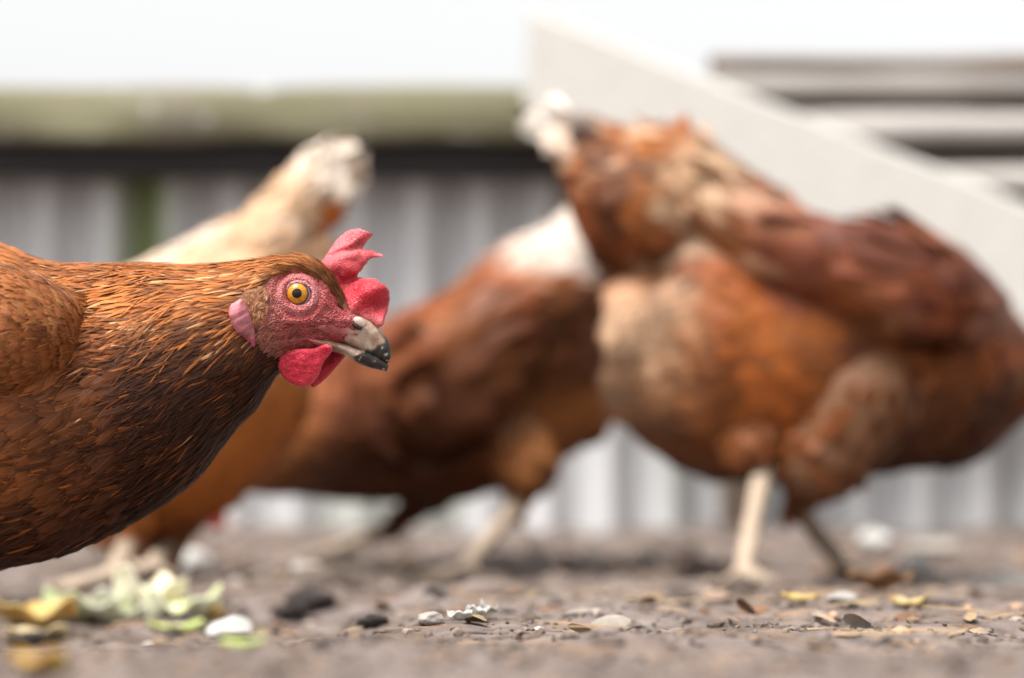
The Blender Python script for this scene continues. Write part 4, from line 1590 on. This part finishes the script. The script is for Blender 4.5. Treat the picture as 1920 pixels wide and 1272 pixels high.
# ---- eyes
for s in (1, -1):
    rowi = int(np.argmin(np.abs(np.interp(np.arange(n), np.arange(n), gx[:, 32 if s == 1 else 96]) - EX)))
    k = np.argmin(np.hypot(gx - EX, gy - EY) + 1e3 * (np.sign(1.0 - GA[..., 1]) != s))
    surf = GA.reshape(-1, 3)[k]
    R = 27.0 * PX
    ysurf = DA - s * 0.0157
    cen = Pn(EX, EY, ysurf + s * 14 * PX)
    th = np.linspace(0.0, math.pi * 0.62, 60)
    ph = np.linspace(0, 2 * math.pi, 72, endpoint=False)
    TH, PH = np.meshgrid(th, ph, indexing='ij')
    V = np.stack([R * np.sin(TH) * np.cos(PH), -s * R * np.cos(TH), R * np.sin(TH) * np.sin(PH)], -1) + cen
    rpx = 27.0 * np.sin(TH)
    fib = fbm(np.stack([np.cos(PH) * 6, np.sin(PH) * 6, rpx * 0.08], -1), 1.0, 5, 3)
    amb = np.array([0.52, 0.21, 0.016]) * (0.5 + 1.0 * fib[..., None])
    inner = np.exp(-((rpx - 10.5) / 2.5) ** 2)[..., None] * 0.45
    amb = amb * (1 - inner) + np.array([0.42, 0.14, 0.015]) * inner
    limb = smooth(17.0, 20.0, rpx)[..., None]
    scl = np.where((smooth(20.5, 22.5, rpx) * (np.cos(PH) - np.sin(PH) > 0.2))[..., None] > 0.4, np.array([0.45, 0.36, 0.36]), np.array([0.05, 0.03, 0.03]))
    c = amb * (1 - limb) + scl * limb
    c = np.where((rpx < 9.4)[..., None], np.array([0.004, 0.004, 0.004]), c)
    mb = MB()
    q = grid_faces(len(th), len(ph), flip=(s == -1))
    mb.add(V, q, c.reshape(-1, 3))
    eye = mb.build('eye', M_EYE, henA)
    # eyelid: a soft fleshy ring
    mb = MB()
    nr_, ns_ = 80, 16
    a1 = np.linspace(0, 2 * math.pi, nr_, endpoint=False)
    a2 = np.linspace(0, 2 * math.pi, ns_, endpoint=False)
    A1, A2 = np.meshgrid(a1, a2, indexing='ij')
    thk = 4.2 + 1.2 * np.sin(A1 * 1 - 2.2) + 0.8 * (fbm(np.stack([np.cos(A1) * 3, np.sin(A1) * 3, 0 * A1], -1), 1.0, 3, 2) - 0.5)
    rx = 26.0 + 2.5 * np.maximum(0, np.cos(A1 + 0.6))
    rz = 23.5
    Vx = (rx + thk * np.cos(A2)) * np.cos(A1)
    Vz = (rz + thk * np.cos(A2)) * np.sin(A1)
    Vy = -s * (thk * 0.9 * np.sin(A2) + 2.0)
    V = np.stack([Vx * PX, Vy * PX, Vz * PX], -1) + Pn(EX + 1, EY + 1, ysurf)
    cc = np.array([0.52, 0.22, 0.23]) * (0.8 + 0.4 * fbm(V, 700, 4, 2)[..., None])
    ii = np.arange(nr_ * ns_).reshape(nr_, ns_)
    jj = np.roll(ii, -1, 0)
    q = np.stack([ii, jj, np.roll(jj, -1, 1), np.roll(ii, -1, 1)], -1).reshape(-1, 4)
    mb.add(V, q, cc.reshape(-1, 3))
    mb.build('eyelid', M_FACE, eye)


# ------------------------------------------------------------------ things lying on the ground
def stone_mesh(name, loc, size, seed, col, mat, rough=0.5, sub=ICO3, facets=0):
    r = np.random.default_rng(seed)
    v = sub[0].copy()
    for _ in range(facets):
        nrm = r.normal(0, 1, 3)
        nrm /= np.linalg.norm(nrm)
        h = 0.55 + 0.3 * r.random()
        dd = v @ nrm
        v = v - np.maximum(0, dd - h)[:, None] * nrm
    v = v * (1 + rough * (fbm(v, 1.3, seed, 3) - 0.5) + 0.6 * rough * (fbm(v, 3.7, seed + 50, 3) - 0.5))[:, None]
    v = v * np.asarray(size) / 2
    zr = r.normal(0, 0.4)
    ca, sa = math.cos(zr), math.sin(zr)
    v = np.stack([v[:, 0] * ca - v[:, 1] * sa, v[:, 0] * sa + v[:, 1] * ca, v[:, 2]], -1)
    z0 = v[:, 2].min()
    v = v + np.asarray(loc) - np.array([0, 0, z0 + 0.12 * size[2]])
    c = np.asarray(col) * 0.62 * (0.85 + 0.3 * fbm(v, 150, seed + 2, 3))[:, None]
    mb = MB()
    mb.add(v, sub[1], c)
    return mb.build(name, mat, None, smooth_=(facets == 0), origin=np.asarray(loc))


def scrap_mesh(name, loc, lx, ly, seed, col, col2, mat, curl=0.35, thick=0.0012, crumple=0.25, up=0.15, rot=None, point=1.0):
    """a torn, curled piece of leaf or peel with real thickness"""
    r = np.random.default_rng(seed)
    nu, nv = 40, 24
    U, Vv = np.meshgrid(np.linspace(-1, 1, nu), np.linspace(-1, 1, nv), indexing='ij')
    edge = np.sqrt(np.clip(1 - np.abs(U) ** (2.2 / point), 0.0, 1)) * (1 + 0.3 * (fbm(np.stack([U * 1.8, np.sign(Vv) * 3.0, 0 * U + seed], -1), 1.0, seed, 2) - 0.5)) + 0.02
    X = U * lx / 2
    Y = Vv * edge * ly / 2
    h = curl * ly * (Vv ** 2) * 0.5 + up * lx * (U ** 2) * 0.5
    h = h + crumple * ly * 0.45 * (np.sin(U * 3.1 + seed) * np.cos(Vv * 2.3 + seed * 0.7) + 0.5 * np.sin(U * 6.2 + Vv * 3.7 + seed * 1.3) * np.abs(Vv) + 0.5 * (fbm(np.stack([U * 2.6, Vv * 2.6, 0 * U + seed * 1.7], -1), 1.0, seed + 1, 3) - 0.5))
    rib = np.exp(-(Vv / 0.12) ** 2)
    Z = h + rib * thick * 0.6
    a = r.uniform(0, 6.28) if rot is None else rot
    ca, sa = math.cos(a), math.sin(a)
    XX, YY = X * ca - Y * sa, X * sa + Y * ca
    Z = Z - Z.min() + 0.0005
    k = fbm(np.stack([U * 2, Vv * 2, 0 * U + seed], -1), 1.0, seed + 5, 3)
    k = smooth(0.35, 0.65, k)[..., None]
    C = (0.88 if name == 'lettuce_scrap' else 0.62) * (np.asarray(col) * (1 - k) + np.asarray(col2) * k)
    top = np.stack([XX, YY, Z + thick], -1) + np.asarray(loc)
    bot = np.stack([XX, YY, Z], -1) + np.asarray(loc)
    ii = np.arange(nu * nv).reshape(nu, nv)
    q = np.stack([ii[:-1, :-1], ii[1:, :-1], ii[1:, 1:], ii[:-1, 1:]], -1).reshape(-1, 4)
    mb = MB()
    border = np.concatenate([ii[:, 0], ii[-1, 1:], ii[-2::-1, -1], ii[0, -2:0:-1]])
    nb = np.roll(border, -1)
    side = np.stack([border, border + nu * nv, nb + nu * nv, nb], -1)
    mb.add(np.concatenate([top.reshape(-1, 3), bot.reshape(-1, 3)]), np.concatenate([q, q[:, ::-1] + nu * nv, side]), np.concatenate([C.reshape(-1, 3)] * 2))
    return mb.build(name, mat, None, origin=np.asarray(loc))


def size_at(p, w, h, dep):
    s = p[1] / FPX
    return (w * s, dep * s, h * s)


WS = (0.78, 0.76, 0.72)
stones = [
    (436, 1205, 92, 52, 70, (0.86, 0.84, 0.80), 5, 'sharp white stone lying below the near hen in the foreground'),
    (356, 1082, 105, 58, 80, WS, 4, 'larger white stone on the earth right of the pale hen\'s legs'),
    (1640, 1030, 70, 40, 60, WS, 4, 'round white stone behind the largest hen near the fence'),
    (1748, 1042, 130, 34, 70, (0.6, 0.54, 0.48), 3, 'long pale flat stone near the fence at the right'),
    (1216, 1052, 48, 30, 40, (0.6, 0.56, 0.53), 3, 'small grey stone left of the largest hen\'s feet'),
    (1110, 1052, 50, 30, 40, (0.5, 0.46, 0.42), 3, 'small dull stone between the middle hen and the largest hen'),
    (576, 1078, 62, 30, 50, (0.62, 0.56, 0.5), 3, 'pale tan stone on the earth under the middle hen\'s breast'),
    (806, 1172, 50, 26, 40, (0.7, 0.62, 0.56), 3, 'small pale pebble left of the torn white scraps'),
    (1580, 1135, 60, 26, 50, (0.5, 0.46, 0.42), 3, 'grey stone in front of the largest hen\'s rear foot'),
    (1722, 1082, 64, 52, 50, (0.66, 0.62, 0.6), 4, 'white stone beside the brown curled leaf at the right'),
    (1884, 1112, 120, 44, 80, (0.6, 0.56, 0.53), 3, 'broad pale stone at the right edge of the picture'),
    (1345, 1130, 60, 24, 50, (0.4, 0.27, 0.2), 2, 'reddish flat stone under the largest hen\'s front foot'),
]
for i, (px, py, w, h, dep, c, fc, lab) in enumerate(stones):
    p = hit(px, py)
    s = size_at(p, w, h, dep)
    tag(stone_mesh('stone', p, s, 200 + i, c, M_STONE, 0.45, ICO3, fc), lab, 'stone', 'pale stones on the earth')
clods = [
    (582, 1150, 95, 46, 60, 'black damp clod lying in the open below the middle hen'),
    (540, 1162, 60, 24, 50, 'small dark clod just left of the black clod'),
    (702, 1178, 62, 26, 40, 'dark flat clod between the black clod and the white scraps'),
    (812, 1124, 36, 24, 30, 'little dark crumb left of the middle hen\'s pale foot'),
    (872, 1104, 30, 24, 30, 'little brown crumb beside the middle hen\'s pale foot'),
    (60, 1212, 110, 22, 60, 'dark clod under the yellow peel at the left edge'),
]
for i, (px, py, w, h, dep, lab) in enumerate(clods):
    p = hit(px, py)
    tag(stone_mesh('soil_clod', p, size_at(p, w, h, dep), 300 + i, (0.05, 0.036, 0.032), M_CLOD, 1.5), lab, 'clod', 'dark clods of soil')
GRN, LIM, YEL, ORG = (0.72, 0.74, 0.55), (0.42, 0.5, 0.12), (0.75, 0.52, 0.16), (0.68, 0.34, 0.05)
scraps = [
    ('lettuce_scrap', 165, 1168, 150, 100, 401, (0.76, 0.77, 0.62), (0.6, 0.66, 0.36), 0.5, 0.35, 'pale green crumpled lettuce scrap beside the yellow peel'),
    ('lettuce_scrap', 232, 1172, 120, 90, 402, (0.8, 0.8, 0.7), GRN, 0.4, 0.4, 'whitest lettuce scrap in the middle of the pile by the hen\'s pale leg'),
    ('lettuce_scrap', 282, 1158, 120, 110, 403, (0.82, 0.76, 0.62), (0.8, 0.72, 0.5), 0.6, 0.4, 'cream curled lettuce scrap standing tallest in the pile'),
    ('lettuce_scrap', 345, 1166, 120, 90, 404, GRN, (0.6, 0.62, 0.3), 0.45, 0.4, 'greenish lettuce scrap at the right end of the pile'),
    ('lettuce_scrap', 330, 1186, 90, 40, 405, LIM, (0.5, 0.56, 0.2), 0.2, 0.2, 'bright green torn leaf bit in front of the lettuce pile'),
    ('lettuce_scrap', 455, 1218, 70, 26, 412, LIM, (0.45, 0.5, 0.2), 0.1, 0.1, 'bright green leaf bit under the sharp white stone'),
    ('peel', 70, 1178, 150, 90, 406, ORG, YEL, 0.5, 0.3, 'curled orange yellow peel at the left edge'),
    ('peel', 70, 1206, 120, 50, 407, (0.78, 0.62, 0.36), (0.74, 0.55, 0.25), 0.3, 0.3, 'pale yellow peel lying in front of the orange peel'),
    ('yellow_leaf', 75, 1268, 110, 70, 408, YEL, ORG, 0.5, 0.3, 'yellow leaf at the bottom left corner'),
    ('yellow_leaf', 398, 1172, 50, 50, 409, YEL, ORG, 0.4, 0.5, 'small upright yellow leaf right of the lettuce pile'),
    ('yellow_leaf', 1500, 1134, 70, 45, 410, (0.6, 0.48, 0.22), YEL, 0.2, 0.15, 'yellow leaf in front of the largest hen\'s feet'),
    ('yellow_leaf', 1706, 1140, 70, 50, 411, (0.66, 0.56, 0.34), YEL, 0.2, 0.2, 'pale yellow leaf below the brown curled leaf'),
    ('brown_leaf', 1650, 1112, 120, 80, 413, (0.2, 0.085, 0.03), (0.34, 0.17, 0.06), 0.4, 0.35, 'brown curled dry leaf at the right'),
    ('brown_leaf', 1312, 1082, 90, 46, 414, (0.07, 0.045, 0.035), (0.1, 0.06, 0.045), 0.6, 0.5, 'dark curled leaf left of the largest hen\'s front foot'),
    ('brown_leaf', 1374, 1112, 100, 24, 415, (0.08, 0.045, 0.03), (0.1, 0.06, 0.045), 0.3, 0.2, 'dark flat leaf under the largest hen\'s front foot'),
    ('white_scrap', 862, 1168, 48, 30, 416, (0.74, 0.72, 0.68), (0.68, 0.65, 0.6), 0.45, 0.35, 'left torn white scrap in the middle of the foreground'),
    ('white_scrap', 893, 1166, 40, 36, 417, (0.76, 0.74, 0.7), (0.7, 0.67, 0.62), 0.6, 0.4, 'middle torn white scrap standing up in the foreground'),
    ('white_scrap', 916, 1164, 34, 36, 418, (0.76, 0.74, 0.7), (0.7, 0.67, 0.62), 0.6, 0.5, 'right torn white scrap in the middle of the foreground'),
]
for (nm, px, py, w, dep, sd, c, c2, cu, cr, lab) in scraps:
    p = hit(px, py)
    s = p[1] / FPX
    small = nm == 'white_scrap'
    if nm == 'lettuce_scrap':
        w, dep, cu, cr = w * 1.15, dep * 1.1, cu * 1.05, cr * 1.0
    cat = {'lettuce_scrap': 'lettuce', 'peel': 'peel', 'yellow_leaf': 'leaf', 'brown_leaf': 'leaf', 'white_scrap': 'scrap'}[nm]
    grp = {'lettuce_scrap': 'lettuce scraps on the earth', 'peel': 'pieces of peel', 'yellow_leaf': 'fallen leaves', 'brown_leaf': 'fallen leaves', 'white_scrap': 'torn white scraps'}[nm]
    o = scrap_mesh(nm, p, w * s, dep * s * 1.1, sd, c, c2, M_LEAF if 'leaf' in nm else M_SOFT, cu, 0.0008 if small else 0.0014, cr, 0.25 if small else 0.15, rot=0.15 * math.sin(sd))
    tag(o, lab, cat, grp)

# lumps of trodden soil
rL = np.random.default_rng(15)
ml = MB()
N = 3200
yy = 0.5 + 2.65 * rL.random(N) ** 1.1
xx = (rL.random(N) - 0.5) * (0.5 * yy + 0.25)
keep_ = ~((np.abs(yy - 1.03) < 0.08) & (rL.random(N) < 0.6))
xx, yy = xx[keep_], yy[keep_]
N = len(xx)
sz = rL.lognormal(-4.9, 0.45, N) * np.interp(yy, [0.5, 0.85, 0.95, 1.3, 2.2], [0.55, 0.45, 0.35, 0.8, 1.25])
pal = np.array([(0.165, 0.122, 0.1), (0.115, 0.083, 0.066), (0.21, 0.165, 0.145), (0.045, 0.031, 0.025), (0.24, 0.16, 0.11)])
cc = pal[rL.choice(5, N, p=[.36, .28, .18, .1, .08])]
pal_s = pal
base = ICO2[0][None] * (1 + 0.9 * (fbm(ICO2[0][None] * 2.2 + rL.random((N, 1, 1)) * 90, 1.0, 3, 3) - 0.5))[..., None]
flat_ = np.interp(yy, [0.5, 1.0, 1.3], [0.5, 0.45, 1.0])
V = base * (sz[:, None, None] * np.stack([0.8 + 0.9 * rL.random(N), 0.8 + 0.9 * rL.random(N), (0.35 + 0.35 * rL.random(N)) * flat_], -1)[:, None, :])
V = V + np.stack([xx, yy, gz(xx, yy) - sz * 0.12], -1)[:, None, :]
ml.add(V, (np.arange(N)[:, None, None] * len(ICO2[0]) + ICO2[1][None]).reshape(-1, 3), np.repeat(cc[:, None, :], len(ICO2[0]), 1))
tag(ml.build('soil_lumps', M_CLOD, None), 'lumps of dry trodden soil covering the run', None, None, 'stuff')

# loose gravel and straw: nobody could count them
rG = np.random.default_rng(5)
mg = MB()
N = 1700
yy = 0.5 + 2.6 * rG.random(N) ** 1.3
xx = (rG.random(N) - 0.5) * (0.5 * yy + 0.25)
zz = gz(xx, yy)
sz = rG.lognormal(-6.3, 0.5, N) * np.interp(yy, [0.7, 1.2, 2.5], [0.6, 1.0, 1.9])
pal = np.array([(0.34, 0.27, 0.23), (0.16, 0.115, 0.095), (0.5, 0.43, 0.38), (0.07, 0.05, 0.045), (0.42, 0.27, 0.17), (0.68, 0.62, 0.56)])
pal_k = rG.choice(6, N, p=[.40, .40, .04, .09, .06, .01])
pal_k = np.where(((yy < 0.98) | (sz > 0.004)) & ((pal_k == 2) | (pal_k == 5) | (pal_k == 0)), 1, pal_k)
cc = pal[pal_k]
V = ICO1[0][None] * (1 + 0.35 * (rG.random((N, len(ICO1[0]), 1)) - 0.5)) * (sz[:, None, None] * np.stack([0.8 + 0.8 * rG.random(N), 0.8 + 0.8 * rG.random(N), 0.45 + 0.4 * rG.random(N)], -1)[:, None, :])
V = V + np.stack([xx, yy, zz + sz * 0.15], -1)[:, None, :]
F = (np.arange(N)[:, None, None] * len(ICO1[0]) + ICO1[1][None]).reshape(-1, 3)
mg.add(V, F, np.repeat(cc[:, None, :], len(ICO1[0]), 1))
tag(mg.build('gravel', M_STONE, None, smooth_=False), 'loose gravel and crumbs of soil scattered over the earth', None, None, 'stuff')
# fine crumbs of earth and bits of old leaf
mc_ = MB()
N = 9000
yy = 0.6 + 1.5 * rL.random(N) ** 1.2
xx = (rL.random(N) - 0.5) * (0.5 * yy + 0.15)
sz = rL.lognormal(-6.9, 0.45, N)
cc = pal_s[rL.choice(5, N)]
V = ICO1[0][None] * (1 + 0.6 * (rL.random((N, len(ICO1[0]), 1)) - 0.5)) * (sz[:, None, None] * np.array([1.2, 1.2, 0.8]))
V = V + np.stack([xx, yy, gz(xx, yy) + sz * 0.2], -1)[:, None, :]
mc_.add(V, (np.arange(N)[:, None, None] * len(ICO1[0]) + ICO1[1][None]).reshape(-1, 3), np.repeat(cc[:, None, :], len(ICO1[0]), 1))
tag(mc_.build('soil_crumbs', M_CLOD, None, smooth_=False), 'fine crumbs of earth sprinkled over the run', None, None, 'stuff')
mq = MB()
N = 420
yy = 0.98 + 1.95 * rL.random(N) ** 1.1
xx = (rL.random(N) - 0.45) * (0.5 * yy + 0.15)
an = rL.random(N) * 6.28
c = pick(N, [(0.26, 0.18, 0.1), (0.3, 0.21, 0.14), (0.16, 0.08, 0.04), (0.28, 0.24, 0.2)], [2, 2, 2, 1], rL)
feathers(mq, np.stack([xx, yy, gz(xx, yy) + 0.002], -1), np.tile([[0, 0, 1.0]], (N, 1)), np.stack([np.cos(an), np.sin(an), 0.2 * rL.normal(0, 1, N)], -1), 0.006 + 0.014 * rL.random(N), 0.004 + 0.007 * rL.random(N), c, c * 1.15, 0.3, 0.2, 0.1, roll=0.5, camber=0.2, r=rL)
tag(mq.build('leaf_litter', M_LEAF), 'small dry bits of leaf littering the earth', None, None, 'stuff')
ms = MB()
N = 320
yy = 0.75 + 2.2 * rG.random(N) ** 1.2
xx = (rG.random(N) - 0.5) * (0.5 * yy + 0.2)
p = np.stack([xx, yy, gz(xx, yy) + 0.0015], -1)
an = rG.random(N) * 6.28
fl = np.stack([np.cos(an), np.sin(an), 0.15 * rG.normal(0, 1, N)], -1)
c = pick(N, [(0.34, 0.24, 0.14), (0.26, 0.17, 0.09), (0.18, 0.11, 0.06)], [2, 2, 1], rG)
feathers(ms, p, np.tile([[0, 0, 1.0]], (N, 1)), fl, 0.018 + 0.03 * rG.random(N), 0.0022, c, c, 0.05, 0.02, 0.1, ([0, .1, .5, .9, 1], [.7, 1, 1, .9, .6]), 3, camber=0.3, r=rG)
tag(ms.build('straw', M_LEAF), 'short broken straw stalks strewn over the earth', None, None, 'stuff')
